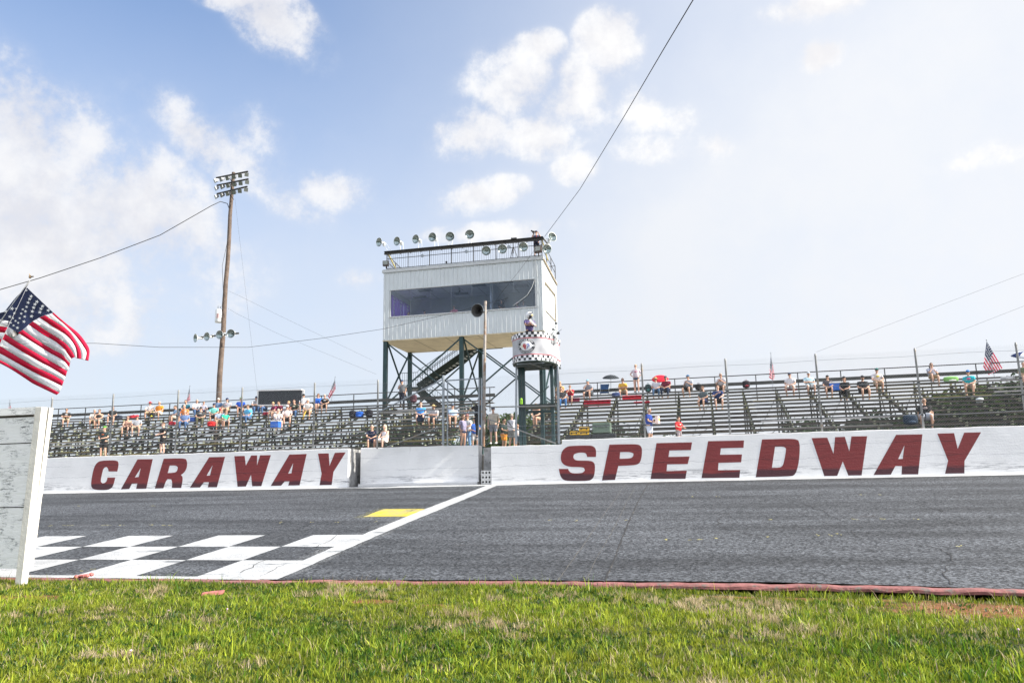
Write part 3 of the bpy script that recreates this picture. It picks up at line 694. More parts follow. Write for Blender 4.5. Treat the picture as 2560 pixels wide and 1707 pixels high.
mx = T.n('ShaderNodeMixShader'); T.ln(T.m('ADD', T.m('MULTIPLY', fr.outputs[0], .35), .02), mx.inputs[0]); T.ln(tb.outputs[0], mx.inputs[1]); T.ln(gb.outputs[0], mx.inputs[2])
o_ = T.n('ShaderNodeOutputMaterial'); T.ln(mx.outputs[0], o_.inputs[0])
BLIND = mat('window_blind', (.8, .8, .78), .8, var=.03)
(wy0, wy1, wz0, wz1), wR = side_wall(TX1, 1)
mb = MB(); mb.box((TX1-.05, (wy0+wy1)/2, (wz0+wz1)/2), (.02, wy1-wy0, wz1-wz0)); mb.build('window_blind', BLIND, wR)
_, wL = side_wall(TX0, -1)
mb = MB(); mb.box((TX0+.04, (wy0+wy1)/2, (wz0+wz1)/2), (.012, wy1-wy0, wz1-wz0)); mb.build('pane', GLASS, wL)
mb = MB(); mb.box(((TX0+TX1)/2, TY1-.04, (ZF+ZRB-.1)/2), (TX1-TX0-.17, .08, ZRB-.1-ZF)); mb.build('rear_wall', mat('interior_paint', (.70, .72, .75), .85, var=.05), tw)
mb = MB(); mb.box(((TX0+TX1)/2, (TY0+TY1)/2, ZF-.03), (TX1-TX0+.04, TY1-TY0+.04, .055)); 
so_ = mb.build('floor_soffit', SOFF, tw)
mb = MB()
for k in range(1, 5): mb.box((TX0+(TX1-TX0)*k/5, (TY0+TY1)/2, ZF-.063), (.03, TY1-TY0, .012))
mb.build('soffit_joint', mat('joint_shadow_gap', (.22, .19, .14), .9), so_)
mb = MB(); mb.box(((TX0+TX1)/2, (TY0+TY1)/2+.05, ZF+.06), (TX1-TX0-.2, TY1-TY0-.3, .04)); mb.build('floor', mat('interior_floor', (.34, .32, .30), .9), tw)
def ceil_m(T, b):
    p = T.n('ShaderNodeTexCoord').outputs['Object']; s = T.sep(p)
    gx = T.m('ABSOLUTE', T.m('SUBTRACT', T.m('FRACT', T.m('DIVIDE', s[0], 1.22)), .5)); gy = T.m('ABSOLUTE', T.m('SUBTRACT', T.m('FRACT', T.m('DIVIDE', s[1], 1.22)), .5))
    gmx = T.ramp(T.m('MAXIMUM', gx, gy), .480, .488); T.ln(T.mix(gmx, (.85, .86, .88, 1), (.35, .36, .39, 1)), b.inputs['Base Color']); b.inputs['Roughness'].default_value = .9
mb = MB(); mb.box(((TX0+TX1)/2, (TY0+TY1)/2, 15.62), (TX1-TX0-.2, TY1-TY0-.2, .04)); ce = mb.build('ceiling', node_mat('ceiling_tiles', ceil_m), tw)
mb = MB()
for cx, cy in ((-18.4, 50.6), (-16.2, 52.2), (-14.4, 50.4), (-11.6, 51.4), (-12.4, 50.0), (-19.4, 52.3)): mb.box((cx, cy, 15.585), (1.0, .5, .03))
mb.build('ceiling_vent', mat('vent_dark', (.10, .11, .12), .7), ce)
mb = MB(); mb.tube((-15.9, 50.6, 15.6), (-15.9, 50.6, 15.25), .03)
for k in range(4): a = k*PI/2+.4; mb.bar((-15.9, 50.6, 15.25), (-15.9+.65*math.cos(a), 50.6+.65*math.sin(a), 15.25), .12, .012)
mb.build('ceiling_fan', BLACK, ce)
mb = MB(); mb.box((-13.35, 51.4, 13.75), (.1, 3.6, 3.7)); mb.box((-11.0, 52.6, 13.6), (.12, .12, 3.4)); mb.build('partition', mat('partition_paint', (.42, .46, .52), .8), tw)
mb = MB(); mb.box((-12.3, 53.28, 13.9), (1.5, .04, 1.2)); mb.build('rear_window', mat('dim_window', (.10, .12, .15), .3), tw)
mb = MB(); mb.box(((WX0+WX1)/2, TY0+.55, 13.28), (WX1-WX0, .7, .05)); mb.build('counter', mat('counter_top', (.16, .14, .12), .6), tw)
# front window: frame, mullions, sill, panes
fw = MB(); fy = TY0-.012
fw.bar((WX0-.05, fy, WZ0-.04), (WX1+.18, fy, WZ0-.04), .12, .07); fw.bar((WX0-.03, fy, WZ1+.03), (WX1+.03, fy, WZ1+.03), .07, .05)
fw.bar((WX0-.03, fy, WZ0), (WX0-.03, fy, WZ1), .07, .05, 0, (1, 0, 0)); fw.bar((WX1+.03, fy, WZ0), (WX1+.03, fy, WZ1), .07, .05, 0, (1, 0, 0))
fwo = fw.build('front_window', TRIMG, tw)
NP = 7
for k in range(NP):
    a = WX0+(WX1-WX0)*k/NP; b = WX0+(WX1-WX0)*(k+1)/NP
    mb = MB(); mb.box(((a+b)/2, TY0+.05, (WZ0+WZ1)/2), (b-a-.012, .008, WZ1-WZ0)); mb.build('pane', GLASS, fwo)
    if k: mb = MB(); mb.box((a, TY0+.045, (WZ0+WZ1)/2), (.010, .02, WZ1-WZ0)); mb.build('mullion', GALV, fwo)
mb = MB()
pts = [(TX0-.08, TY0-.06, ZRF), (TX1+.08, TY0-.06, ZRF), (TX1+.08, TY1+.1, ZRB), (TX0-.08, TY1+.1, ZRB)]; mb.prism(pts, (0, 0, .05)); mb.build('roof', TRIMG, tw)
mb = MB(); mb.box(((TX0+TX1)/2, TY0-.055, ZRF-.10), (TX1-TX0+.2, .07, .17)); mb.box((TX1+.07, TY0, ZRF-.1), (.05, .1, .17)); mb.build('roof_fascia', TRIMG, tw)
mb = MB()
for X in (TX1+.06, TX0-.06): mb.bar((X, TY0, ZRF-.09), (X, TY1+.1, ZRB-.09), .04, .14)
mb.build('roof_edge', mat('edge_brown', (.20, .16, .10), .7, var=.4, vs=5), tw)
# legs and bracing
BY = [TY0+.16, TY1-.18]; LX = [TX0+.14, -15.14, TX1-.14]
for y in BY:
    for x in LX: mb = MB(); mb.box((x, y, (3.2+ZF)/2-.03), (.26, .26, ZF-3.2)); mb.build('leg', TEAL, tw)
def xb(a, b, name='brace'):
    mb = MB(); mb.bar(a, b, .09, .09); mb.build(name, TEAL, tw)
for y in BY:
    for x0, x1 in ((LX[0], LX[1]), (LX[1], LX[2])):
        for z0, z1 in ((7.35, ZF-.1), (3.4, 7.2)):
            xb((x0, y-.02, z0), (x1, y-.02, z1)); xb((x0, y+.12, z1), (x1, y+.12, z0))
for x in LX:
    for z0, z1 in ((7.35, ZF-.1), (3.4, 7.2)): xb((x-.02, BY[0], z0), (x-.02, BY[1], z1)); xb((x+.12, BY[0], z1), (x+.12, BY[1], z0))
    xb((x, BY[0], 7.28), (x, BY[1], 7.28), 'tie_beam')
# outside stair under the floor
st = thing('staircase', (-16, 55.5, 3.4), 'dark green steel staircase with thin railings rising under the press box', 'stairs')
SY = 54.3
A = at(1035, 966, SY); Bp = at(1182, 873, SY); Cc = at(1150, 1010, SY)
for yo, nm in ((0, 'stringer'), (1.0, 'stringer')):
    mb = MB(); mb.bar(A+V(.3, yo, 0), Bp+V(0, yo, .1), .08, .42); mb.build(nm, DKGREEN, st)
mb = MB()
for k in range(16): p = A.lerp(Bp, (k+.5)/16); mb.box(p+V(.15, .5, 0), (.30, .95, .05)); 
mb.build('treads', mat('tread_steel', (.25, .27, .26), .6), st)
mb = MB(); mb.box(A+V(-.35, .5, -.1), (1.5, 1.2, .12)); mb.build('landing', DKGREEN, st); mb = MB(); mb.box(Bp+V(.9, .5, .18), (2.2, 1.2, .1)); mb.build('landing', DKGREEN, st)
mb = MB(); mb.bar(A+V(.3, 0, -.3), A+V(3.0, 0, -2.6), .08, .42); mb.bar(A+V(.3, 1, -.3), A+V(3.0, 1, -2.6), .08, .42); mb.bar(A+V(-1, .5, -.2), A+V(-1, .5, -4), .12, .12, 0, (1, 0, 0)); mb.build('lower_flight', DKGREEN, st)
def handrail(a, b, h, n, name):
    mb = MB(); a = Vector(a); b = Vector(b)
    for z in (h, h*.92*.5): mb.tube(a+V(0, 0, z), b+V(0, 0, z), .022, n=6)
    for k in range(n+1): p = a.lerp(b, k/n); mb.tube(p, p+V(0, 0, h), .012, n=4, cap=False)
    return mb.build(name, DKGREEN, st)
handrail(A+V(.3, 0, .2), Bp+V(0, 0, .3), .95, 22, 'handrail'); handrail(A+V(.3, 1, .2), Bp+V(0, 1, .3), .95, 22, 'handrail'); handrail(A+V(-1.1, 0, 0), A+V(.3, 0, 0), 1.05, 8, 'handrail'); handrail(A+V(.3, 0, -.1), A+V(3., 0, -2.4), .95, 14, 'handrail')
# roof railing
rr = thing('roof_railing', ((TX0+TX1)/2, TY0+.1, ZRF+.05), 'thin dark steel safety railing round the press box roof', 'railing')
RYF = TY0+.08; rx0, rx1 = TX0+.18, TX1-.02; zt = at(1160, 618.5, RYF).z; zb_ = at(1160, 655.5, RYF).z
def rl(a, b, r=.022, nm='rail'): mb = MB(); mb.tube(a, b, r, n=6); mb.build(nm, DARKBEAM, rr)
for z in (zt, (zt*.68+zb_*.32), zb_): rl((rx0, RYF, z), (rx1, RYF, z))
for k in range(8): x = rx0+(rx1-rx0)*k/7; rl((x, RYF, ZRF-.04), (x, RYF, zt), .028, 'post')
mb = MB(); x = rx0+.15
while x < rx1: mb.tube((x, RYF, zb_), (x, RYF, zt), .008, n=4, cap=False); x += .155
mb.build('balusters', DARKBEAM, rr)
for X in (rx0, rx1):
    for z in (zt, (zt+zb_)/2): rl((X, RYF, z), (X, TY1-.1, z-.45))
    for k in range(1, 4): y = RYF+(TY1-.1-RYF)*k/3; zz = ZRF+(ZRB-ZRF)*(y-TY0)/(TY1-TY0); rl((X, y, zz-.02), (X, y, zt-.45*k/3), .028, 'post')
rl((rx0, TY1-.1, zt-.45), (rx1, TY1-.1, zt-.45))
mb = MB()
for X in (rx0, ):
    y = RYF+.12
    while y < TY1-.2: f = (y-RYF)/(TY1-.1-RYF); mb.tube((X, y, zb_-.5*f), (X, y, zt-.45*f), .008, n=4, cap=False); y += .16
mb.build('balusters', DARKBEAM, rr)
# lighting beam above the railing
BYm = TY0-.15
ba = at(961, 633, BYm); bb = at(1358, 595.5, BYm)
lb = thing('lighting_beam', (ba.lerp(bb, .5)), 'dark steel beam across the roof front that carries the floodlights', 'beam')
mb = MB(); mb.bar(ba+V(0, 0, .09), bb+V(0, 0, .09), .20, .03); mb.bar(ba+V(0, 0, -.09), bb+V(0, 0, -.09), .20, .03); mb.bar(ba, bb, .03, .17); mb.build('beam_body', DARKBEAM, lb)
for k in range(15): mb = MB(); p = ba.lerp(bb, (k+.5)/15); mb.tube((p.x, RYF, zt-.02), (p.x, RYF, p.z-.08), .018, n=5); mb.bar((p.x, RYF, p.z-.10), (p.x, p.y, p.z-.10), .03, .03); mb.build('support', DARKBEAM, lb)
for p in (ba+V(.25, 0, 0), bb+V(-.1, 0, 0)):
    mb = MB(); mb.bar(p+V(0, .1, -.05), p+V(0, 1.9, -.95), .07, .07); mb.build('strut', PLANKY, lb)
mb = MB(); mb.bar(bb+V(0, 0, 0), bb+V(.12, 2.0, -.1), .07, .09); mb.build('end_arm', DARKBEAM, lb)

# ================================================================ lamps
def bell(center, d, R, label, mount=None, group='round floodlights on the press box roof', arm=True, hang=False):
    c = Vector(center); d = Vector(d).normalized()
    t = thing('floodlight', c, label, 'floodlight', group)
    mb = MB(); pr = [(.16, -.42), (.22, -.36), (.30, -.30), (.62, -.18), (.86, -.08), (1, 0), (1.05, .01), (1.05, .025), (1.0, .02)]
    inner = [(1.0, .02), (.94, -.02), (.80, -.10), (.55, -.20), (.30, -.27), (.18, -.28), (.001, -.28)]
    mb.lathe([(r*R, h*R*1.8) for r, h in pr], c, d, 22, 0); mb.lathe([(r*R*.985, h*R*1.8) for r, h in inner], c, d, 22, 1); mb.build('reflector', [LAMPM, REFL], t)
    mb = MB(); mb.ball(c-d*R*.40, R*.16, 8); mb.build('bulb', LENS, t)
    b0 = c-d*R*.62; b1 = c-d*R*1.45
    mb = MB(); mb.tube(b0, b1, R*.26, R*.20, 12); mb.box(b1-V(0, 0, R*.35) if not hang else b1+V(0, .05, R*.2), (R*.5, R*.42, R*.75)); mb.build('housing', LAMPM, t)
    if mount is not None:
        m_ = Vector(mount); x = V(.12, 0, 0); mb = MB(); mb.path([m_+x, b1+x+V(0, 0, .0), b1+x*.3], .014, 5); mb.path([m_-x, b1-x, b1-x*.3], .014, 5); mb.build('bracket', LAMPM, t)
    return t
def up(px, py, Y, px2, py2, Y2): return at(px, py, Y), at(px2, py2, Y2)
names = ['round floodlight farthest left on the press box roof, tilted left', 'second round floodlight from the left on the press box roof beam', 'third round floodlight from the left on the press box roof beam',
 'fourth round floodlight from the left with a pink tinge in its bowl', 'round floodlight facing forward, fifth from the left above the beam', 'highest round floodlight, sixth from the left above the beam']
for k, ((zx, zy), d) in enumerate(zip(((200, 275), (388, 265), (585, 243), (760, 222), (945, 215), (1152, 193)), ((-.50, -.95, -.12), (-.42, -.95, -.1), (-.40, -.95, -.1), (-.25, -1, -.12), (.05, -1, -.22), (.2, -1, -.22)))):
    c = at(900+zx/4.2, 540+zy/4.2, TY0-.35); f = ((900+zx/4.2)-961)/(1358-961); mnt = ba.lerp(bb, max(.01, min(1, f+.012)))+V(0, 0, .1)
    if k < 4: mnt = mnt+V(.28, 0, 0)
    bell(c, d, .30, names[k], mnt)
names = ['leftmost of the three round floodlights hanging below the roof beam', 'middle one of the three round floodlights hanging below the roof beam', 'rightmost of the three round floodlights hanging below the roof beam']
for k, (zx, zy) in enumerate(((1325, 365), (1495, 347), (1715, 325))):
    c = at(900+zx/4.2, 540+zy/4.2, TY0-.55); f = ((900+zx/4.2)-961)/(1358-961); bell(c, (.15+.1*k, -1, -.25), .30, names[k], ba.lerp(bb, f)+V(-.05, 0, .12), hang=True)
bell(at(900+2020/4.2, 540+220/4.2, TY0-.1), (.75, -.8, .12), .31, 'upper round floodlight at the right end of the roof beam', bb+V(.05, 0, -.05)); bell(at(900+1963/4.2, 540+347/4.2, TY0-.35), (.6, -.9, -.2), .31, 'lower round floodlight at the right end of the roof beam', bb+V(.05, 0, -.2), hang=True)
def square_flood(c, yaw, pitch, label, s=.40):
    t = thing('square_floodlight', c, label, 'floodlight', 'square floodlights on the roof corners'); R = Matrix.Rotation(yaw, 3, 'Z') @ Matrix.Rotation(pitch, 3, 'X')
    mb = MB(); mb.box(Vector(c), (s, .22, s*.92), R); mb.build('housing', mat('flood_bronze', (.09, .07, .06), .5, .4, var=.3), t, .015)
    mb = MB(); mb.box(Vector(c)+R @ V(0, -.118, .03), (s*.78, .02, s*.6), R); mb.build('lens', LENS, t)
    mb = MB(); mb.tube(Vector(c)+V(0, .05, -s*.4), Vector(c)+V(0, .1, -s*.85), .035); mb.build('mount', BLACK, t)
square_flood(at(964.5, 659, TY0-.1), .15, .08, 'square brown floodlight at the left corner of the press box roof'); square_flood(at(1345.5, 624, TY0-.2), -.25, -.05, 'square rusty floodlight at the right corner of the press box roof', .48)
for zx, zy, lab in ((655, 418, 'grey electrical box on the railing, left one'), (1118, 374, 'grey electrical box on the railing, middle one'), (1563, 326, 'grey electrical box on the railing near the tripod')):
    c = at(900+zx/4.2, 540+zy/4.2, RYF-.06); mb = MB(); mb.box(c, (.17, .10, .2)); mb.tube(c+V(-.14, 0, 0), c+V(.14, 0, 0), .03); tag(mb.build('junction_box', GALV, None, .01), lab, 'electrical box', 'electrical boxes on the roof railing')
# camera on tripod, little roof camera
def tripod(base, h, label, spread=.45):
    t = thing('tripod_camera', base, label, 'camera'); b = Vector(base); top = b+V(0, 0, h*.78)
    for k in range(3): a = k*2*PI/3+.5; mb = MB(); mb.tube(top, b+V(spread*math.cos(a), spread*math.sin(a), 0), .022, .016, 6); mb.build('leg', BLACK, t)
    mb = MB(); mb.tube(b+V(0, 0, h*.45), b+V(0, 0, h), .03); mb.build('column', BLACK, t)
    mb = MB(); c = b+V(0, 0, h+.08); mb.box(c, (.16, .34, .2)); mb.tube(c+V(0, -.17, 0), c+V(0, -.36, 0), .06, .07); mb.box(c+V(.12, 0, .12), (.26, .12, .06)); mb.box(c+V(-.12, .1, -.05), (.1, .12, .22)); mb.build('camera_body', BLACK, t)
tripod((at(1283.5, 645, TY0+.8).x, TY0+.8, ZRF-.04), 1.55, 'black video camera on a tall tripod on the press box roof')
mb = MB(); p = V(at(1116, 652, TY0+.3).x, TY0+.3, ZRF); mb.tube(p, p+V(0, 0, .25), .02); mb.box(p+V(0, 0, .3), (.11, .1, .12)); mb.box(p+V(0, 0, .02), (.3, .3, .04)); tag(mb.build('roof_camera', BLACK), 'tiny black camera on a short stalk at the roof edge', 'camera')
# cables on the roof lights are slack wires
def wire(pts, r, label, n=4): mb = MB(); mb.path(pts, r, n); return tag(mb.build('cable', RUBBER), label, 'cable')
def sag(a, b, s, n=24): a = Vector(a); b = Vector(b); return [a.lerp(b, i/n)-V(0, 0, s*4*(i/n)*(1-i/n)) for i in range(n+1)]

# ---------------------------------------------------------------- timber light pole
PY = 52.0; pb = at(541, 1045, PY); pb = V(pb.x, PY, 3.2); pt_ = at(583, 431, PY); p1 = at(545, 1020, PY)
lp = thing('light_pole', pb, 'tall weathered timber floodlight pole behind the left grandstand', 'light pole')
mb = MB(); N_ = 14
mb.path([V(p1.x+(pt_.x-p1.x)*(z-p1.z)/(pt_.z-p1.z), PY+.05*math.sin(z), z) for z in np.linspace(3.2, pt_.z, N_)], [.23-.10*i/(N_-1) for i in range(N_)], 14); mb.build('pole_shaft', BARK, lp)
def P8(x, y): return (440+x/2.612, 400+y/2.612)
for k, (a, b) in enumerate((((262, 118), (470, 76)), ((267, 167), (473, 125)), ((267, 222), (466, 174)))):
    A_ = at(*P8(*a), PY-.3); B_ = at(*P8(*b), PY-.3); mb = MB(); mb.bar(A_, B_, .10, .10); mb.build('crossarm', DARKBEAM, lp)
    mid = A_.lerp(B_, .53); mb = MB(); mb.bar(mid+V(-.5, 0, 0), V(mid.x, PY-.15, mid.z-.75), .05, .05); mb.build('brace', DARKBEAM, lp)
    for j in range(6):
        c = A_.lerp(B_, (j+.12)/5.25)+V(0, -.08, -.26); y_ = -.75+.28*j; R = Matrix.Rotation(y_, 3, 'Z') @ Matrix.Rotation(.45, 3, 'X')
        mb = MB(); 
        q = [R @ V(x, y, z) for x, y, z in ((-.16, -.14, -.17), (.16, -.14, -.17), (.16, -.14, .15), (-.16, -.14, .15), (-.11, .16, -.08), (.11, .16, -.08), (.11, .16, .10), (-.11, .16, .10))]
        q = [c+v*.95 for v in q]; mb.add(q, [(0, 1, 2, 3), (5, 4, 7, 6), (1, 0, 4, 5), (2, 1, 5, 6), (3, 2, 6, 7), (0, 3, 7, 4)]); lmp = mb.build('floodlight', LAMPD, lp)
        mb = MB(); mb.add([c+R @ V(x, -.145, z)*.95 for x, z in ((-.16, -.17), (.16, -.17), (.16, .14), (-.16, .14))], [(0, 1, 2, 3)]); 
        mb.build('lens', LENS, lmp)
mb = MB(); a_ = at(*P8(130, 1160), PY-.35); b_ = at(*P8(410, 1130), PY-.35); mb.bar(a_, b_, .09, .10); mb.build('lamp_bar', DARKBEAM, lp)
for k, (x, y, lab) in enumerate(((127, 1162, 'leftmost round floodlight low on the timber pole'), (202, 1152, 'second round floodlight from the left low on the timber pole'), (284, 1140, 'round floodlight just left of the timber pole'), (358, 1133, 'rightmost round floodlight on the timber pole bar'))):
    c = at(*P8(x, y), PY-.75); bell(c, ((-.6, -.3, -.15, .1)[k], -1, -.1), .32, lab, c+V(.35, .4, 0), 'round floodlights on the timber pole', hang=True)
tc = at(*P8(279, 1018), PY-.1); tr = thing('transformer', tc-V(0, 0, .5), 'grey cylindrical transformer mounted on the timber pole', 'transformer')
mb = MB(); mb.lathe([(.001, -.52), (.25, -.52), (.27, -.46), (.27, .42), (.22, .5), (.1, .55), (.001, .56)], tc, (0, 0, 1), 16); mb.build('tank', LAMPM, tr)
mb = MB(); mb.box(tc+V(.1, -.28, -.05), (.18, .03, .35)); mb.build('warning_plate', mat('warning_plate_paint', (.55, .35, .33), .6), tr)
mb = MB(); mb.tube(tc+V(-.1, 0, .5), tc+V(-.12, 0, .8), .04); mb.tube(tc+V(.1, 0, .5), tc+V(.12, 0, .75), .04); mb.box(tc+V(.33, 0, .1), (.2, .1, .5)); mb.build('bushing', LAMPM, tr)
w = sag(at(-60, 760, 45), at(*P8(325, 262), PY-.2), .35); w = [at(-40, 735, 40), at(0, 724, 42), at(100, 695, 44), at(250, 645, 46.5), at(400, 588, 49), at(*P8(230, 300), 50.7), at(*P8(290, 272), 51.4), at(*P8(335, 285), 51.8), at(*P8(348, 320), 51.75)]
wire(w, .03, 'thick twisted black cable running from the timber pole to the left edge')
wire([at(*P8(348, 315), 51.7), at(*P8(345, 480), 51.7), at(*P8(330, 560), 51.7), at(*P8(302, 690), 51.6), at(*P8(308, 860), 51.7), at(*P8(300, 960), 51.7)], .018, 'slack black cable hanging down beside the timber pole')
wire([at(*P8(385, 255), 51.8), at(*P8(440, 730), 52.5), at(*P8(530, 1510), 53.5)], .006, 'thin straight guy wire from the pole top down to the scoreboard')
wire([at(*P8(340, 970), 51.8), at(*P8(400, 1005), 52), at(*P8(679, 1140), 54), at(940, 935, 60)], .006, 'lower thin wire leaving the timber pole to the right')
wire([at(*P8(345, 855), 51.8), at(*P8(430, 895), 52), at(*P8(679, 1018), 54), at(930, 900, 60)], .006, 'upper thin wire leaving the timber pole to the right')
wire([at(195, 858, 13.4+20), at(240, 858, 34), at(400, 868, 37), at(620, 868, 41), at(800, 846, 44), at(960, 822, 46.5), at(1130, 783, 48.2), at(1270, 745, 48.3)], .012, 'thin dark wire sagging from the left across to the press box')
tb_ = bb+V(.1, 0, .1)
wire([tb_, at(1450, 473, 40), at(1560, 292, 30), at(1660, 122, 22), at(1745, -20, 18)], .017, 'long black cable rising from the press box roof to the upper right')
wire([at(1352, 603, 48.3), at(1300, 675, 47.9), at(1255, 730, 47.9), at(1213, 790, 47.5)], .008, 'short black wire crossing the press box front')
for k, (a, b, lab) in enumerate((((2040, 880), (2560, 684), 'upper faint power line at the right'), ((2290, 870), (2560, 765), 'lower faint power line at the right'))): wire([at(*a, 60), at(*b, 55)], .006, lab)
mb = MB()
for k, dx in enumerate((0, 2.5, 5)): mb.path([at(1333+dx, 645, TY0-.1), at(1344+dx*1.6, 760, TY0-.2), at(1355+dx*.8, 812, TY0-.2), at(1359+dx*.5, 860, TY0-.3)], .008, 4)
tag(mb.build('cable', mat('cable_grey', (.5, .52, .52), .6)), 'bundle of pale cables hanging down the right corner of the press box', 'cable')
mb = MB(); mb.path([at(1336, 700, TY0-.06), at(1330, 718, TY0-.06), at(1318, 738, TY0-.06), at(1300, 752, TY0-.06), at(1283, 764, TY0-.06)], .02, 5); tag(mb.build('cable', mat('cable_grey', (.5, .52, .52), .6)), 'pale cable looped across the press box window', 'cable')

# ---------------------------------------------------------------- horn loudspeaker on its pole
hp = thing('horn_speaker', at(1209, 1112, 34.75), 'large grey horn loudspeaker on a rusty pipe pole by the start line', 'loudspeaker')
mb = MB(); mb.tube(at(1209, 1116, 34.75), at(1213, 795, 34.75), .068, n=12); mb.tube(at(1213, 795, 34.75), at(1213.5, 762, 34.75), .058, n=12); mb.tube(at(1213.5, 762, 34.75), at(1213.5, 753, 34.75), .07, n=12)
mb.build('pole', mat('rusty_pipe', (.36, .33, .30), .6, .3, var=.2, vs=3, dirt=((.26, .15, .09), 1.6, .47)), hp)
hc = at(1193.5, 776, 34.3); hd = Vector((-.18, -1, -.15)).normalized()
mb = MB(); pr = [(.05, -.62), (.07, -.5), (.13, -.30), (.22, -.12), (.305, 0), (.32, .01), (.32, .025), (.305, .02)]; inn = [(.303, .018), (.21, -.12), (.12, -.28), (.06, -.46), (.001, -.48)]
mb.lathe(pr, hc, hd, 28, 0); mb.lathe([(a*.97, b) for a, b in inn], hc, hd, 28, 1); mb.build('horn', [GALV, mat('horn_inside', (.10, .095, .09), .5, .3, var=.3, vs=5)], hp)
mb = MB(); mb.lathe([(.001, .02-.1), (.045, -.12), (.05, -.2), (.03, -.3), (.001, -.3)], hc, hd, 12); mb.build('centre_cone', BLACK, hp)
mb = MB(); mb.tube(hc-hd*.5, hc-hd*.85, .10, n=14); mb.build('driver', GALV, hp); mb = MB(); mb.bar(hc-hd*.45, at(1213, 776, 34.7), .06, .06); mb.build('bracket', GALV, hp)

# ---------------------------------------------------------------- flag stand over the start line
FS0, FS1 = 34.55, 33.35
xl = at(1284, 890, FS0).x; xr = at(1393, 905, 35.0).x; zlo = at(1328, 899.5, FS1).z; zhi = zlo+1.27; fc = (xl+xr)/2; fr_ = (xr-xl)/2
fs = thing('flag_stand', (fc, 34.5, WT), 'starter stand wrapped in a chequered banner on dark teal legs', 'flag stand')
PL = [(xl, 35.4), (xl, 35.0), (xl, 34.6)]+[(fc+fr_*math.cos(PI-a), 34.55-(34.55-FS1)*math.sin(a)) for a in np.linspace(.08, PI-.08, 33)]+[(xr, 34.6), (xr, 35.0), (xr, 35.4), (xr, 35.8)]
CUM = [0]
for a, b in zip(PL, PL[1:]): CUM.append(CUM[-1]+math.dist(a, b))
SMID = CUM[3+16]
def onb(s, t, off=.0):
    """point on the banner: s metres along from the front centre, t metres up, off towards the viewer"""
    q = s+SMID; q = max(0, min(CUM[-1]-1e-4, q)); i = max(k for k in range(len(CUM)-1) if CUM[k] <= q); f = (q-CUM[i])/(CUM[i+1]-CUM[i])
    a, b = Vector(PL[i]), Vector(PL[i+1]); p = a.lerp(b, f); d = (b-a).normalized(); nn = Vector((d.y, -d.x))
    wr = .022*math.sin(q*7+t*5)+.014*math.sin(q*13-t*6)+.014*math.sin(q*3+t*9)
    return V(p.x+nn.x*(off+wr), p.y+nn.y*(off+wr), zlo+t)
BAN = mat('banner_vinyl', (.40, .41, .44), .45, var=.05, transl=.08); BK = mat('banner_black', (.025, .028, .035), .5, var=.1); BR = mat('banner_red', (.50, .02, .04), .5); BB = mat('banner_blue', (.03, .10, .45), .5); BYL = mat('banner_yellow', (.75, .72, .40), .5); BW = mat('banner_white', (.78, .78, .80), .5, var=.04)
def grid(mb, s0, s1, t0, t1, off, mi=0, ns=None, nt_=1):
    ns = ns or max(1, int(abs(s1-s0)/.06)); vs = [onb(s0+(s1-s0)*i/ns, t0+(t1-t0)*j/nt_, off) for i in range(ns+1) for j in range(nt_+1)]
    mb.add(vs, [(i*(nt_+1)+j, (i+1)*(nt_+1)+j, (i+1)*(nt_+1)+j+1, i*(nt_+1)+j+1) for i in range(ns) for j in range(nt_)], mi, True)
Lh = SMID-.02; Rh = CUM[-1]-SMID-.02
mb = MB(); grid(mb, -Lh, Rh, 0, 1.27, 0, 0, 90, 10); ban = mb.build('banner', BAN, fs); sm_ = ban.modifiers.new('s', 'SOLIDIFY'); sm_.thickness = .004
mb = MB(); cw = .127
for rr_, (a, b) in enumerate(((0, .115), (.115, .23), (1.04, 1.155), (1.155, 1.27))):
    if rr_ == 2: mb.build('chequered_trim', [BK, BW], ban); mb = MB()
    k = 0; s = -Lh
    while s < Rh-cw:
        if (k+rr_) % 2 == 0: grid(mb, s, s+cw, a, b, .006, 0, 3)
        else: grid(mb, s, s+cw, a, b, .006, 1, 3)
        s += cw; k += 1
mb.build('chequered_trim', [BK, BW], ban)
for a, b in ((.25, .275), (.995, 1.02)): mb = MB(); grid(mb, -Lh, Rh, a, b, .007); mb.build('red_stripe', BR, ban)
LC, LTt = -.12, .645; ea, eb = .42, .325
def ell(a0, a1, r0, r1, off, mi, mb, n=24):
    K = 6; vs = [onb(LC+ea*r*math.cos(t), LTt+eb*r*math.sin(t), off) for t in np.linspace(a0, a1, n+1) for r in np.linspace(r0, r1, K+1)]
    mb.add(vs, [(i*(K+1)+j, i*(K+1)+j+1, (i+1)*(K+1)+j+1, (i+1)*(K+1)+j) for i in range(n) for j in range(K)], mi)
lg = MB(); ell(0, 2*PI, .002, 1.0, .010, 0, lg, 40); ell(.16, PI-.16, .68, 1.0, .014, 1, lg); ell(PI+.16, 2*PI-.16, .68, 1.0, .014, 1, lg)
def facet(pts, mi): lg.add([onb(LC+x, LTt+y, .020) for x, y in pts], [tuple(range(len(pts)))], mi)
facet([(-.03, -.19), (-.13, 0), (-.09, .08), (-.06, .02)], 2); facet([(-.03, -.19), (-.045, .01), (-.02, .09), (.015, .02)], 2); facet([(-.085, .085), (-.05, .02), (-.03, .09)], 2); facet([(.0, -.19), (.02, .02), (.03, .09), (-.005, -.03)], 2)
facet([(.02, -.17), (.20, .0), (.09, -.02)], 3); facet([(.20, .02), (.13, .10), (.10, .03)], 3); facet([(.05, .09), (.12, .09), (.08, .03)], 3); facet([(-.25, 0), (-.14, .07), (-.15, .0), (-.10, -.11)], 4)
for sx_ in (-.385, .385): facet([(sx_-.04, -.02), (sx_+.04, -.02), (sx_+.04, .02), (sx_-.04, .02)], 1)
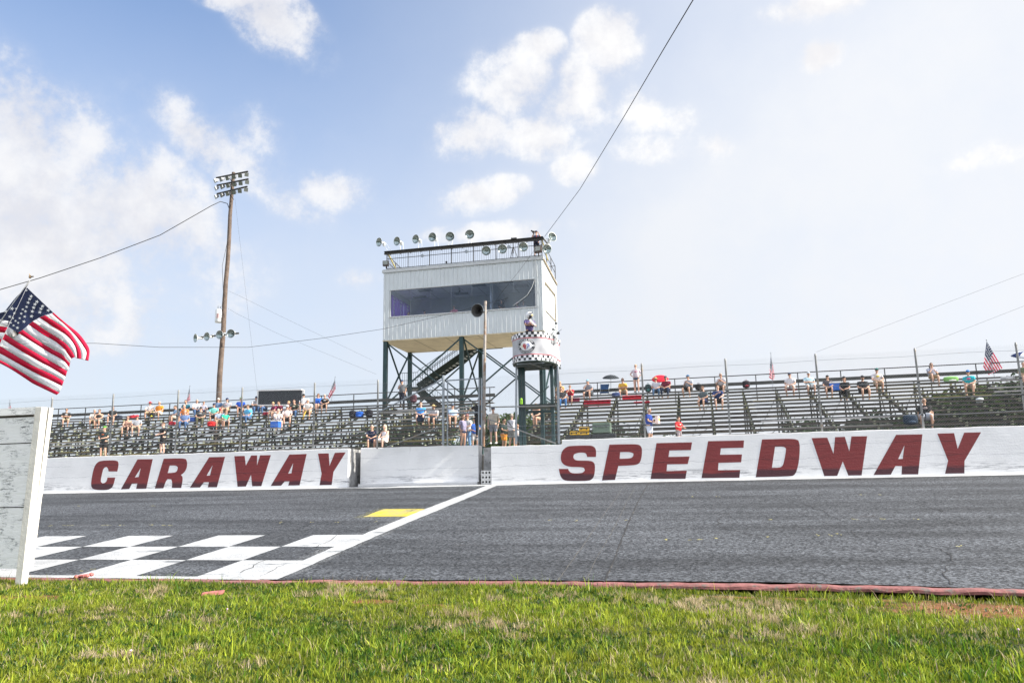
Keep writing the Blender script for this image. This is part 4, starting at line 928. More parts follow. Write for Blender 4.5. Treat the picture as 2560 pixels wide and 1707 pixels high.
lg.build('logo', [BW, BK, BR, BB, BYL], ban)
def text_mesh(s, size):
    c = bpy.data.curves.new('t', 'FONT'); c.body = s; c.size = size; c.align_x = 'CENTER'; c.resolution_u = 2; c.offset = .012*size
    o = bpy.data.objects.new('t', c); COL.objects.link(o); dg = bpy.context.evaluated_depsgraph_get(); me = bpy.data.meshes.new_from_object(o.evaluated_get(dg)); bpy.data.objects.remove(o)
    return [v.co.copy() for v in me.vertices], [tuple(p.vertices) for p in me.polygons]
for s, sgn, rb in (('NASCAR 75TH', 1, .765), ('ANNIVERSARY', -1, .935)):
    vs, fs_ = text_mesh(s, .092); w_ = max(v.x for v in vs); vv = []
    for v in vs:
        a = v.x/w_*1.02; r = rb+v.y/.36 if sgn > 0 else rb-v.y/.36
        th = PI/2-a if sgn > 0 else -PI/2+a
        vv.append(onb(LC+ea*r*math.cos(th), LTt+eb*r*math.sin(th), .019))
    mb = MB(); mb.add(vv, fs_); mb.build('lettering', BW, ban)
mb = MB(); pts = [V(x, y, zlo-.02) for x, y in PL[2:-3]]+[V(xr, 36.0, zlo-.02), V(xl, 36.0, zlo-.02)]; mb.prism(pts, (0, 0, -.05)); mb.build('platform', DKGREEN, fs)
mb = MB()
for k in range(4): y = 33.7+.6*k; mb.bar((xl+.15+.2*(k == 0), y, zlo-.10), (xr-.15-.2*(k == 0), y, zlo-.10), .06, .06)
mb.bar((fc, 33.5, zlo-.11), (fc+.5, 35.9, zlo-.11), .06, .06); mb.build('platform_frame', GALV, fs)
for px in (1300.5, 1309.5, 1381): mb = MB(); p = at(px, 1000, 34.9); mb.box((p.x, 34.9, (zlo+3.3)/2-.05), (.14, .14, zlo-3.3-.1)); mb.build('leg', TEAL, fs)
mb = MB(); p = at(1355, 1000, 36.3); mb.box((p.x, 36.3, (zlo+3.3)/2), (.16, .16, zlo-3.3)); mb.build('leg', TEAL, fs)
mb = MB(); a = at(1297, 1015, 34.7); b = at(1388, 1012, 34.7); mb.bar(a+V(0, .5, 0), b+V(0, .5, 0), 1.1, .14); mb.build('lower_deck', DKGREEN, fs)
mb = MB(); mb.bar(at(1325, 1012, 36), at(1372, 965, 36.1), .05, .05); mb.bar(at(1312, 1030, 36), at(1378, 1028, 36), .05, .12); mb.build('ladder_rail', TEAL, fs)
# box and small cameras clamped to the right of the stand
eb_ = thing('control_box', at(1380, 865, 34.3), 'grey control box with small clamped cameras beside the chequered banner', 'control box')
c = at(1379, 848, 34.2); mb = MB(); mb.box(c, (.16, .22, .42), Matrix.Rotation(-.5, 3, 'Z')); mb.box(c+V(.12, .1, -.02), (.12, .18, .34), Matrix.Rotation(-.5, 3, 'Z')); mb.build('box_body', mat('box_grey', (.22, .23, .24), .5), eb_, .01)
mb = MB(); mb.tube(c+V(-.02, 0, .2), c+V(.16, 0, .42), .015); mb.tube(c+V(.16, 0, .42), c+V(.22, 0, .68), .015); mb.tube(c+V(.16, 0, .42), c+V(.36, 0, .28), .012); mb.tube(c+V(.3, 0, .3), c+V(.48, -.05, .42), .008); mb.build('arm', BLACK, eb_)
mb = MB(); mb.box(c+V(.22, 0, .72), (.10, .08, .07)); mb.box(c+V(.08, 0, .45), (.08, .08, .08)); mb.box(c+V(.30, 0, .25), (.14, .08, .08)); mb.box(c+V(-.02, 0, .24), (.14, .1, .07)); mb.build('camera', BLACK, eb_)
mb = MB(); mb.bar(at(1303, 1010, 34.6), at(1303, 999, 34.6), .10, .10, 0, (0, 1, 0)); mb.ball(at(1303, 998, 34.6), .06); tag(mb.build('bottle', mat('neon_green', (.35, .70, .03), .4)), 'neon green bottle standing on the lower deck of the flag stand', 'bottle')

# ================================================================ flags
FR = mat('flag_red', (.66, .010, .075), .75, var=.08, transl=.5); FWh = mat('flag_white', (.84, .84, .86), .75, var=.05, transl=.5); FB = mat('flag_blue', (.012, .022, .075), .75, var=.1, transl=.2)
STARM = mat('flag_star', (.8, .8, .8), .7, var=.02)
def Z7(x, y): return (x/5.225, 700+y/5.225)
FLY = 13.0
big = thing('flag', at(-100, 930, FLY), 'large stars and stripes flag flying from a slanted pole above the wooden board', 'flag')
def fpt(x, y):
    d = .05*math.sin(x/170+y/260)+.03*math.sin(x/90-y/150)
    if x > 850: d += (x-850)/320*.18
    return at(*Z7(x, y), FLY+d)
BND = [[(350,95),(700,425),(870,570),(1030,700),(1130,830),(1170,920),(1155,1055)], [(350,95),(680,440),(850,590),(1000,745),(1090,870),(1130,950),(1110,1045)], [(590,460),(760,570),(900,670),(985,790),(1045,900),(1062,980),(1060,1032)],
 [(515,490),(700,615),(850,710),(930,790),(980,870),(1000,950),(1003,1022)], [(430,540),(600,660),(750,750),(860,830),(920,900),(960,960),(978,1006)], [(375,585),(560,710),(720,800),(830,890),(870,940),(900,985),(930,1025)],
 [(300,650),(480,780),(680,900),(780,950),(830,985),(858,1025),(915,1085)], [(240,690),(440,820),(640,945),(740,1000),(800,1035),(850,1070),(905,1145)], [(65,700),(250,820),(470,950),(600,1025),(700,1080),(800,1140),(877,1190)],
 [(30,770),(200,880),(420,1010),(550,1085),(640,1130),(750,1195),(858,1262)], [(0,860),(180,970),(400,1100),(510,1155),(600,1195),(710,1248),(832,1320)], [(-60,925),(130,1030),(380,1170),(480,1222),(580,1272),(690,1325),(810,1385)],
 [(-110,990),(110,1100),(330,1230),(430,1292),(530,1345),(640,1398),(775,1470)], [(-150,1015),(100,1140),(300,1265),(420,1345),(520,1395),(630,1448),(740,1500)]]
def dens_(l, n=4):
    out = []
    for i in range(len(l)-1):
        p = [l[max(0, i-1)], l[i], l[i+1], l[min(len(l)-1, i+2)]]
        for k in range(n):
            t = k/n; out.append(tuple(.5*((2*p[1][c])+(-p[0][c]+p[2][c])*t+(2*p[0][c]-5*p[1][c]+4*p[2][c]-p[3][c])*t*t+(-p[0][c]+3*p[1][c]-3*p[2][c]+p[3][c])*t**3) for c in (0, 1)))
    return out+[l[-1]]
mb = MB()
DB = [dens_(b) for b in BND]
for j in range(13):
    a, b = DB[j], DB[j+1]
    if j == 0: a, b = a[4:], b[4:]
    if j == 1: a = a[4:]; b = [(590+(x-590), y) for x, y in b]; b = dens_([BND[2][0], *BND[2][1:]]) ; a = DB[1][4:]; b = [DB[2][int(round(i*(len(DB[2])-1)/(len(a)-1)))] for i in range(len(a))]
    if j == 7:
        b0 = [(105, 612)]; a = [(105, 607)]+a; b = [(100, 620)]+b; a = a[:1]+DB[7]; b = [(65, 700)]+DB[8]
        a = [(105, 607), (240, 690)]+DB[7][1:]; b = [(65, 700), (150, 757)]+DB[8][1:]
    n = min(len(a), len(b)); vs = [fpt(*p) for p in a[:n]]+[fpt(*p) for p in b[:n]]
    mb.add(vs, [(i, i+1, n+i+1, n+i) for i in range(n-1)], j % 2, True)
# folded part left of the crease
for poly, mi in (([(-160, 470), (0, 515), (130, 540), (102, 610), (0, 603), (-170, 585)], 1), ([(-170, 585), (0, 603), (102, 615), (68, 690), (0, 683), (-180, 665)], 0), ([(-180, 665), (0, 683), (68, 695), (33, 772), (0, 770), (-190, 750)], 1), ([(-190, 750), (0, 770), (30, 775), (0, 830), (-60, 925), (-170, 880)], 0), ([(-170, 880), (-60, 925), (-150, 1015), (-230, 980)], 1)):
    mb.add([fpt(*p) for p in poly], [tuple(range(len(poly)))], mi, True)
o = mb.build('stripes', [FR, FWh], big); s_ = o.modifiers.new('s', 'SOLIDIFY'); s_.thickness = .003
mb = MB(); C0 = [(350, 95), (700, 428), (590, 460), (515, 490), (430, 540), (375, 585), (300, 650), (240, 690), (105, 607)]; mb.add([fpt(*p)-V(0, .004, 0) for p in C0]+[fpt(330, 400)-V(0, .004, 0)], [(i, (i+1) % 9, 9) for i in range(9)], 0)
C1 = [(378, 50), (350, 95), (240, 330), (105, 607), (130, 540), (0, 515), (-160, 470), (0, 490), (190, 250)]
mb.add([fpt(*p)+V(0, -.006, 0) for p in C1]+[fpt(120, 400)-V(0, .006, 0)], [(i, (i+1) % 9, 9) for i in range(9)], 0)
cn = mb.build('canton', FB, big)
mb = MB()
for x, y, r in ((205,265,30),(85,410,28),(165,375,32),(135,480,28),(220,375,20),(195,435,24),(175,500,20),(150,560,18),(185,595,20),(210,535,20),(235,625,27),(245,560,20),(265,500,20),(285,440,23),(305,385,21),(270,340,18),(295,280,22),(310,215,22),(343,188,20),(352,138,20),(320,545,28),(330,480,25),(340,410,25),(355,352,25),(375,297,28),(395,250,28),(415,215,30),(420,475,30),(430,412,30),(447,362,30),(465,318,30),(490,285,30),(527,422,30),(543,378,30),(563,343,30),(637,398,30)):
    ps = [(x+(r if k % 2 == 0 else r*.40)*1.0*math.sin(k*PI/5+.25), y-(r if k % 2 == 0 else r*.40)*.85*math.cos(k*PI/5+.25)) for k in range(10)]
    b = fpt(x, y); off = V(0, -.014, 0); mb.add([at(*Z7(*p), b.y)+off for p in ps]+[b+off], [(i, (i+1) % 10, 10) for i in range(10)])
mb.build('stars', STARM, cn)
mb = MB(); e0 = at(74, 702, FLY+.02); e1 = at(-185, 1065, FLY+.05); mb.tube(e0, e1, .014, n=8); mb.build('pole', mat('flag_pole_white', (.6, .6, .6), .5), big)
mb = MB(); mb.path([at(350/5.225, 700+95/5.225, FLY-.02), at(240/5.225, 700+330/5.225, FLY-.03), at(105/5.225, 700+607/5.225, FLY-.03), at(0, 700+835/5.225, FLY-.03)], .004, 5); mb.build('crease_seam', FWh, big)
EG = mat('eagle_bronze', (.16, .11, .06), .45, .4); ec = at(75, 693, FLY); mb = MB()
mb.ball(ec, (.022, .03, .03), 8); mb.ball(ec+V(.012, 0, .03), .013, 6); mb.add([ec+V(-.005, 0, .02), ec+V(-.035, 0, .085), ec+V(-.05, .02, .08), ec+V(-.03, 0, .02), ec+V(.01, 0, .02), ec+V(.085, 0, .022), ec+V(.08, .02, .005), ec+V(.01, 0, -.01)], [(0, 1, 2, 3), (4, 5, 6, 7)])
eo = mb.build('eagle_finial', EG, big); s_ = eo.modifiers.new('s', 'SOLIDIFY'); s_.thickness = .012

def small_flag(tip, foot, quad, Y, label):
    """quad: hoist top, hoist bottom, fly bottom, fly top in photograph pixels"""
    t = thing('flag', at(*foot, Y), label, 'flag', 'small flags along the back of the stands'); A, B_, C_, D_ = [Vector(q) for q in quad]
    def p(u, v): 
        q = A.lerp(D_, u).lerp(B_.lerp(C_, u), v); return at(q.x, q.y, Y+.10*math.sin(u*9+v*2)+.05*math.sin(u*5-v*3))
    n = 8
    def panel(mb, u0, u1, v0, v1, mi, k=n): vs = [p(u0+(u1-u0)*i/k, v) for i in range(k+1) for v in (v0, v1)]; mb.add(vs, [(2*i, 2*i+1, 2*i+3, 2*i+2) for i in range(k)], mi, True)
    mb = MB()
    for j in range(13): panel(mb, .42 if j < 7 else 0, 1, j/13, (j+1)/13, j % 2)
    mb.build('stripes', [FR, FWh], t); mb = MB(); 
    for j in range(4): panel(mb, 0, .42, j*7/52, (j+1)*7/52, 0, 5)
    c = mb.build('canton', FB, t); mb = MB()
    for i in range(5):
        for j in range(4):
            b = p(.05+.08*i+(.03 if j % 2 else 0), .06+.125*j)+V(0, -.02, 0); r = .045; mb.add([b+V((r if k % 2 == 0 else r*.4)*math.sin(k*PI/5), 0, (r if k % 2 == 0 else r*.4)*math.cos(k*PI/5)) for k in range(10)]+[b], [(k, (k+1) % 10, 10) for k in range(10)])
    mb.build('stars', STARM, c); mb = MB(); mb.tube(at(*foot, Y), at(*tip, Y), .016, n=6); mb.ball(at(*tip, Y), .035, 6); mb.build('pole', GALV, t)
def R6(x, y): return (2240+x/6.534, 840+y/6.534)
small_flag(R6(1478, 62), R6(1615, 700), (R6(1480, 80), R6(1425, 500), R6(1515, 635), R6(1740, 525)), 47.9, 'full spread stars and stripes flag above the right end of the right grandstand')
small_flag((1927, 882), (1932.5, 975), ((1927, 888), (1923, 944), (1934, 950), (1937, 940)), 47.9, 'limp furled flag on a thin pole above the middle of the right grandstand')
small_flag((475, 964), (463, 1020), ((474, 971), (466, 1003), (463, 1007), (475.5, 1001)), 47.9, 'furled flag behind the crowd just left of the timber pole')
small_flag((838, 941), (828, 1005), ((837.5, 948), (820, 990), (824, 997), (839, 973)), 47.9, 'drooping flag right of the dark scoreboard')
small_flag((25, 1000), (19, 1052), ((24.5, 1003), (20, 1024), (22, 1030), (29, 1026)), 47.9, 'small flag showing above the top of the wooden board')

# ================================================================ wooden board on a post in the grass
def oldwood(T, b):
    p = T.n('ShaderNodeTexCoord').outputs['Object']
    q = T.scale(p, (1, 1, 5)); n = T.noise(q, 2.2, 6, .62, .8); rings = T.m('FRACT', T.m('MULTIPLY', n, 9))
    g_ = T.ramp(rings, .0, .18); pe = T.ramp(T.noise(T.scale(p, (2, 2, 12)), 2.4, 7, .75), .50, .60); m2 = T.ramp(T.noise(p, 3, 3, .5), .45, .6)
    c = T.mix(T.m('MULTIPLY', T.m('MULTIPLY', T.m('SUBTRACT', 1, g_), m2), .85), (.90, .90, .885, 1), (.16, .175, .18, 1)); c = T.mix(T.m('MULTIPLY', T.m('MULTIPLY', pe, m2), .9), c, (.12, .13, .135, 1))
    T.ln(c, b.inputs['Base Color']); b.inputs['Roughness'].default_value = .8; bumpn(T, b, n, .8, .02)
OLDW = node_mat('peeling_white_plywood', oldwood)
POSTW = mat('post_white_paint', (.68, .66, .60), .8, var=.10, vs=5, bump=.6, bs=18, dirt=((.42, .35, .25), 1.6, .60))
bd = thing('wooden_board', at(50, 1478, 13.2), 'peeling white wooden board on a square post standing in the grass', 'board')
BYf = 13.32; zt_b = at(60, 1021, BYf).z; z1_ = at(60, 1108, BYf).z; z2_ = at(40, 1268, BYf).z; z3_ = at(20, 1421, BYf).z; zt2 = at(60, 1043, BYf).z
xr_t = at(92, 1040, BYf).x; xr_b = at(45, 1400, BYf).x
for (za_, zb2, dy) in ((zt2, z1_+.014, -.012), (z1_-.006, z2_+.014, 0.), (z2_-.006, z3_, .012)):
    mb = MB(); xa_ = -18.5; f = lambda z: xr_b+(xr_t-xr_b)*(z-z3_)/(zt_b-z3_)+.04
    mb.prism([(xa_, BYf+dy, zb2), (f(zb2), BYf+dy, zb2), (f(za_), BYf+dy, za_), (xa_, BYf+dy, za_)], (0, .022, 0)); mb.build('plank', OLDW, bd)
mb = MB(); mb.box(((-18.4+xr_b)/2, BYf+.05, (z3_+zt_b)/2), (xr_b+18.4, .02, zt_b-z3_-.1)); mb.build('gap_shade_panel', mat('plank_gap_shade', (.07, .06, .05), .9), bd)  # added dark panel stands in for the shade in the plank gaps
mb = MB(); mb.bar((-18.5, BYf-.03, zt_b-.06), (xr_t+.05, BYf-.03, zt_b-.06), .05, .15); mb.build('top_trim', OLDW, bd)
mb = MB(); pa = at(39, 1482, 13.2); pb2 = at(95, 1017, 13.2); mb.bar(V(pa.x+.035, 13.27, pa.z-.15), V(pb2.x+.02, 13.27, pb2.z), .155, .155, 0, (0, 1, 0)); mb.build('post', POSTW, bd, .006)
mb = MB(); mb.bar(V(at(80, 1421, 13.5).x-.03, 13.48, at(80, 1421, 13.5).z), V(at(128, 1020, 13.5).x, 13.48, at(128, 1019, 13.5).z), .05, .10, 0, (0, 1, 0)); mb.build('backing_strip', POSTW, bd)
for X_ in (-16.0, -18.4): mb = MB(); mb.box((X_, 13.55, 1.6), (.15, .15, 3.4)); mb.build('post', POSTW, bd)
# broken pieces of red kerb
RCH = mat('red_chunk', (.40, .13, .12), .75, var=.25, vs=8, bump=.5)
mb = MB(); c = atz(530, 1487, .03); R = Matrix.Rotation(.5, 3, 'Z'); pts = [c+R @ V(*q) for q in ((-.17, -.05, 0), (.16, -.07, 0), (.19, .05, .02), (.02, .09, .01), (-.15, .06, 0))]; mb.prism(pts, (0, .02, .05)); tag(mb.build('kerb_chunk', RCH, None, .008), 'flat broken chunk of red kerb lying in the grass', 'kerb chunk')
mb = MB()
for k in range(7): c = V(atz(212, 1441, .12).x+random.uniform(-.16, .16), inner_y(-12)+random.uniform(-.1, .08), .12+random.uniform(0, .04)); mb.ball(c, (random.uniform(.04, .09), .05, random.uniform(.03, .05)), 6)
for f in range(len(mb.sm)): mb.sm[f] = False
tag(mb.build('kerb_rubble', RCH), 'crumbled red lumps on the kerb right of the wooden post', 'rubble')

# ================================================================ scoreboard
sbp = [at(x, y, 46.9) for x, y in ((645, 1013), (751.5, 1012), (755, 974), (646.5, 976))]
sb = thing('scoreboard', sbp[0].lerp(sbp[1], .5)-V(0, 0, .5), 'dark blank scoreboard in a white frame facing the track from the left stand', 'scoreboard')
mb = MB(); mb.prism(sbp, (0, .22, 0)); mb.build('screen', mat('led_screen', (.018, .022, .028), .5, var=.3, vs=20), sb)
mb = MB()
for i in range(4): a, b = sbp[i], sbp[(i+1) % 4]; mb.bar(a+V(0, .08, 0), b+V(0, .08, 0), .28, .07, 0, (0, 1, 0) if i % 2 else (0, 0, 1))
mb.build('frame', WHITE, sb); 
for q in (.15, .85): mb = MB(); mb.tube(sbp[0].lerp(sbp[1], q)+V(0, .3, 0), sbp[0].lerp(sbp[1], q)+V(0, .3, -1.2), .05); mb.build('support', GALV, sb)

# ================================================================ seat helpers and small things on the stands
def seat(px, py):
    """bench row whose seat projects nearest this height in the photograph"""
    best = min(range(NR), key=lambda i: abs(at(px, py, row(i)[0]).z-row(i)[1])); Y, z = row(best); return V(at(px, py, Y).x, Y, z), best
def cooler(px, py, col, label, s=(.55, .34, .36), lid=(.75, .75, .75), foot=False):
    p, i = seat(px, py); p = p+(V(0, -.42, -.41) if foot else V(0, 0, .0)); t = thing('cool_box', p, label, 'cool box'); mb = MB(); mb.box(p+V(0, 0, s[2]/2), s); mb.build('box_body', mat('plastic_%.2f%.2f%.2f' % col, col, .4), t, .03)
    mb = MB(); mb.box(p+V(0, 0, s[2]+.03), (s[0]+.02, s[1]+.02, .06)); mb.build('lid', mat('plastic_%.2f%.2f%.2f' % lid, lid, .4), t, .015)
    mb = MB(); mb.path([p+V(-s[0]/2-.01, 0, s[2]*.7), p+V(-s[0]/2-.02, -.1, s[2]+.1), p+V(s[0]/2+.02, -.1, s[2]+.1), p+V(s[0]/2+.01, 0, s[2]*.7)], .012, 5); mb.build('handle', BLACK, t)
def bag(px, py, col, label, s=(.34, .24, .40), accent=None, name='backpack', cat='backpack', foot=False):
    p, i = seat(px, py); p = p+(V(0, -.42, -.41) if foot else V(0, 0, 0)); t = thing(name, p, label, cat)
    mb = MB(); mb.ball(p+V(0, 0, s[2]*.48), (s[0]/2, s[1]/2, s[2]/2), 10, fn=lambda v: V(*[math.copysign(abs(c/(h_/2))**.55*h_/2*(.94 if k_ else 1.), c) if h_ else 0 for k_, (c, h_) in enumerate(zip(v, s))])); mb.build('bag_body', cloth(col), t)
    mb = MB(); mb.ball(p+V(s[0]*.05, -s[1]*.44, s[2]*.26), (s[0]*.26, s[1]*.16, s[2]*.15), 8); mb.build('pocket', cloth(accent or tuple(c*1.6+.01 for c in col)), t)
    mb = MB(); mb.path([p+V(-.05, 0, s[2]*.93), p+V(-.04, 0, s[2]*1.06), p+V(.04, 0, s[2]*1.06), p+V(.05, 0, s[2]*.93)], .012, 5); mb.build('strap', cloth(accent or (.03, .03, .03)), t)
cooler(2092, 980, (.02, .14, .62), 'blue cool box with white lid between two people in dark shirts', (.74, .4, .40))
cooler(689, 1072, (.03, .15, .60), 'blue cool box with white lid beside the man in the white tee, below the scoreboard', foot=False)
cooler(483, 1052, (.03, .12, .50), 'small blue cool box in the left crowd behind the man in camouflage', (.36, .28, .28))
bag(380, 1046, (.02, .02, .02), 'black backpack with a yellow stripe between two seated men', accent=(.6, .55, .03)); bag(296, 1046, (.02, .025, .04), 'black and blue bag on the top bench at the left', (.55, .3, .3))
bag(333, 1047, (.45, .02, .03), 'flat red bag on the bench behind the man in the red cap', (.6, .3, .26)); bag(430, 1060, (.42, .02, .04), 'small red bag left of the man in the blue plaid shirt', (.4, .3, .28)); bag(528, 1064, (.48, .02, .02), 'bright red bag beside the person in the checked shirt', (.5, .3, .38)); bag(663, 1038, (.30, .02, .04), 'dark red bag under the left side of the scoreboard', (.3, .25, .26))
bag(899, 1046, (.02, .10, .42), 'blue stadium seat bag on an upper bench left of the tower leg', (.5, .3, .4)); bag(881, 1044, (.015, .015, .02), 'black bag left of the blue seat bag', (.4, .3, .5)); bag(923, 1044, (.015, .015, .02), 'black bag right of the blue seat bag', (.45, .3, .5))
bag(1866, 970, (.02, .015, .02), 'black backpack with red straps lying on the top bench of the right stand', (.42, .3, .48), (.2, .02, .03)); bag(1621, 985, (.03, .06, .06), 'dark backpack with teal trim beside the woman in the straw hat', (.36, .28, .55), (.04, .18, .17))
bag(2277, 1058, (.02, .035, .06), 'dark blue backpack beside the bald man low in the right stand', (.62, .3, .50)); bag(1747, 975, (.015, .015, .015), 'black bag beside the man in the blue cap', (.4, .28, .42)); bag(2378, 955, (.20, .42, .12), 'green and white snack bag on the top bench of the right stand', (.75, .3, .34), (.6, .6, .6), 'snack_bag', 'bag')
bag(1071-20, 1055, (.02, .03, .06), 'dark bag at the feet of the person in the blue shirt', (.45, .3, .3)); bag(1034, 1010, (.07, .03, .04), 'dark wheeled bag beside the man standing by the tower', (.42, .3, .62), name='bag', cat='bag'); bag(2520, 952, (.5, .5, .5), 'crumpled pale plastic bag near the right end of the top bench', (.7, .3, .2), name='plastic_bag', cat='bag')
bag(1478, 992, (.06, .08, .09), 'dark grey bag under the man in the pale blue cap', (.5, .3, .3), foot=True); bag(1540, 991, (.03, .05, .14), 'dark blue duffel bag beside the red seat cover', (.5, .3, .3)); bag(2440, 985, (.55, .6, .62), 'pale plastic bag under the knees of the man in turquoise', (.34, .25, .3), name='plastic_bag', cat='bag', foot=True)
def mat_cover(px0, px1, py, label, drop=.28, col=(.40, .012, .03)):
    p, i = seat(px0, py); q = at(px1, py, p.y); mb = MB(); mb.bar(V(p.x, p.y-.13, p.z-drop/2+.03), V(q.x, p.y-.13, p.z-drop/2+.03), .03, drop); mb.bar(V(p.x, p.y, p.z+.03), V(q.x, p.y, p.z+.03), .27, .04); tag(mb.build('seat_cover', cloth(col), None, .01), label, 'seat cover', 'red covers draped over the benches')
mat_cover(1460, 1527, 1002, 'long dark red cover hanging over the bench below the man in the pale blue cap', .34); mat_cover(1556, 1604, 992, 'bright red cover draped below the standing blonde woman', .24, (.55, .015, .03)); mat_cover(1412, 1450, 998, 'faded red cover on the bench near the boy in red', .2, (.28, .03, .06)); mat_cover(1585, 1625, 1004, 'thin red cover strip right of the post', .1)
# folding blue chair
p, i = seat(1512, 988); t = thing('folding_chair', p, 'blue folding stadium chair on the upper bench of the right stand', 'chair'); mb = MB(); mb.box(p+V(0, -.05, .12), (.5, .42, .05)); mb.build('seat', cloth((.03, .09, .22)), t); mb = MB(); mb.box(p+V(0, .18, .5), (.5, .04, .32), Matrix.Rotation(-.15, 3, 'X')); mb.build('backrest', cloth((.03, .09, .22)), t)
for s in (-.26, .26): mb = MB(); mb.tube(p+V(s, -.22, 0), p+V(s, .2, .7), .014, n=5); mb.tube(p+V(s, .18, 0), p+V(s, -.2, .35), .014, n=5); mb.tube(p+V(s, -.22, .35), p+V(s, .18, .35), .018, n=5); mb.build('frame', GALV, t)
# umbrellas
def umbrella(c, r, col, label, tiltv, foot, alt=None):
    c = Vector(c); ax = Vector(tiltv).normalized(); t = thing('umbrella', foot, label, 'umbrella'); u = Vector((1, 0, 0)); x = (u-ax*u.dot(ax)).normalized(); y = ax.cross(x); mb = MB(); n = 8; rings = 6; vs = [c+ax*r*.42]
    for j in range(1, rings+1):
        f = j/rings
        for i in range(n*3):
            a = 2*PI*i/(n*3); sc = 1-.07*f*(1-abs(math.cos(a*n/2))); rr_ = r*math.sin(f*1.25)/math.sin(1.25)*sc; h = r*.42*(math.cos(f*1.35)-math.cos(1.35))/(1-math.cos(1.35)); vs.append(c+x*math.cos(a)*rr_+y*math.sin(a)*rr_+ax*h)
    k = n*3; fs = [(0, 1+i, 1+(i+1) % k) for i in range(k)]; mi = []
    for j in range(rings-1): fs += [(1+j*k+i, 1+(j+1)*k+i, 1+(j+1)*k+(i+1) % k, 1+j*k+(i+1) % k) for i in range(k)]
    mb.add(vs, fs, 0, True)
    if alt: mb.mi = [1 if ((min(f)-1) % k if min(f) > 0 else f[1]-1)//3 % 2 else 0 for f in mb.f]
    o = mb.build('canopy', [cloth(col), cloth(alt or col)], t); s = o.modifiers.new('s', 'SOLIDIFY'); s.thickness = .006
    mb = MB(); mb.tube(c+ax*r*.48, foot, .012, n=6); mb.build('shaft', BLACK, t); mb = MB()
    for i in range(n): a = 2*PI*i/n; mb.tube(c+ax*r*.1, c+x*math.cos(a)*r*.9+y*math.sin(a)*r*.9+ax*.02, .005, n=4)
    mb.build('ribs', BLACK, t)
umbrella(at(1527, 946, 47.4), .52, (.03, .035, .04), 'open black umbrella over the back rail of the right stand', (.05, -.2, 1), at(1527.5, 992, 47.4))
umbrella(at(1650, 948, 47.8), .52, (.62, .01, .03), 'open red umbrella behind the couple in straw hat and maroon', (0, -.55, 1), at(1648, 985, 47.6))
umbrella(at(2562, 892, 46.9), .68, (.02, .035, .12), 'blue and white umbrella at the far right end of the stand', (.1, -.35, 1), at(2560, 945, 47.2), (.6, .62, .66))
# yellow cases, green crate, black cases on the walkway behind the low wall
YEL = mat('case_yellow', (.72, .42, .01), .45, var=.1); GRC = mat('crate_green', (.09, .13, .10), .6, var=.2); BC = mat('case_black', (.015, .017, .022), .5, var=.3, vs=6)
KY = 35.6
def case(x0, x1, y0, y1, Y, m_, name, label, cat, d=.5, grp=None):
    a = at(x0, y1, Y); b = at(x1, y0, Y); t = thing(name, V((a.x+b.x)/2, Y+d/2, a.z), label, cat, grp); mb = MB(); mb.box(((a.x+b.x)/2, Y+d/2, (a.z+b.z)/2), (b.x-a.x, d, b.z-a.z)); mb.build('case_body', m_, t, .025)
    mb = MB(); zc = a.z+(b.z-a.z)*.68; mb.bar((a.x-.006, Y-.006, zc), (b.x+.006, Y-.006, zc), .02, .03)
    for f in (.22, .78): mb.box((a.x+(b.x-a.x)*f, Y-.012, zc-.03), (.05, .025, .10))
    mb.path([((a.x+b.x)/2-.12, Y-.01, a.z+(b.z-a.z)*.45), ((a.x+b.x)/2-.1, Y-.05, a.z+(b.z-a.z)*.5), ((a.x+b.x)/2+.1, Y-.05, a.z+(b.z-a.z)*.5), ((a.x+b.x)/2+.12, Y-.01, a.z+(b.z-a.z)*.45)], .012, 5); mb.build('latches', BLACK, t)
case(1413, 1478, 1087, 1106, KY, BC, 'equipment_case', 'long low black equipment case under the yellow cases', 'case', .6); case(1481, 1538, 1083, 1104, KY, BC, 'equipment_case', 'black equipment case under the green crate', 'case', .6)
case(1424, 1446, 1077.5, 1087, KY+.03, YEL, 'yellow_case', 'smaller yellow case at the left on the black case', 'case', .3, 'yellow cases'); case(1447, 1472, 1077, 1087, KY+.03, YEL, 'yellow_case', 'yellow case underneath another, on the black case', 'case', .3, 'yellow cases'); case(1447, 1472.5, 1066, 1076.6, KY+.05, YEL, 'yellow_case', 'yellow case on top of another yellow case', 'case', .3, 'yellow cases')
case(1481, 1525, 1055, 1082, KY, GRC, 'green_crate', 'dark green crate on a black case behind the SPEEDWAY wall', 'crate', .55)

# ================================================================ banners inside the press box
PUR = mat('banner_purple', (.42, .15, .75), .7, var=.08, transl=.5)
for k, (y, lab) in enumerate(((49.35, 'purple Hoosier banner nearest the front window of the press box'), (50.6, 'middle one of the three purple Hoosier banners in the press box'), (51.9, 'rearmost of the three purple Hoosier banners in the press box'))):
    t = thing('banner', V(TX0+.3, y, 13.3), lab, 'banner', 'purple banners at the left end of the press box'); mb = MB(); X_ = TX0+.22; mb.box((X_, y+.45, 14.15), (.02, 1.21, 2.0)); mb.build('banner_cloth', PUR, t)
    vs, fs_ = text_mesh('Hoosier', .52); mb = MB(); mb.add([V(X_+.014, y+.62+v.y*-1*-1, 14.1-v.x*.85) if False else V(X_+.014, y+.35+v.y, 14.2-v.x) for v in vs], fs_); mb.build('lettering', BW, t)

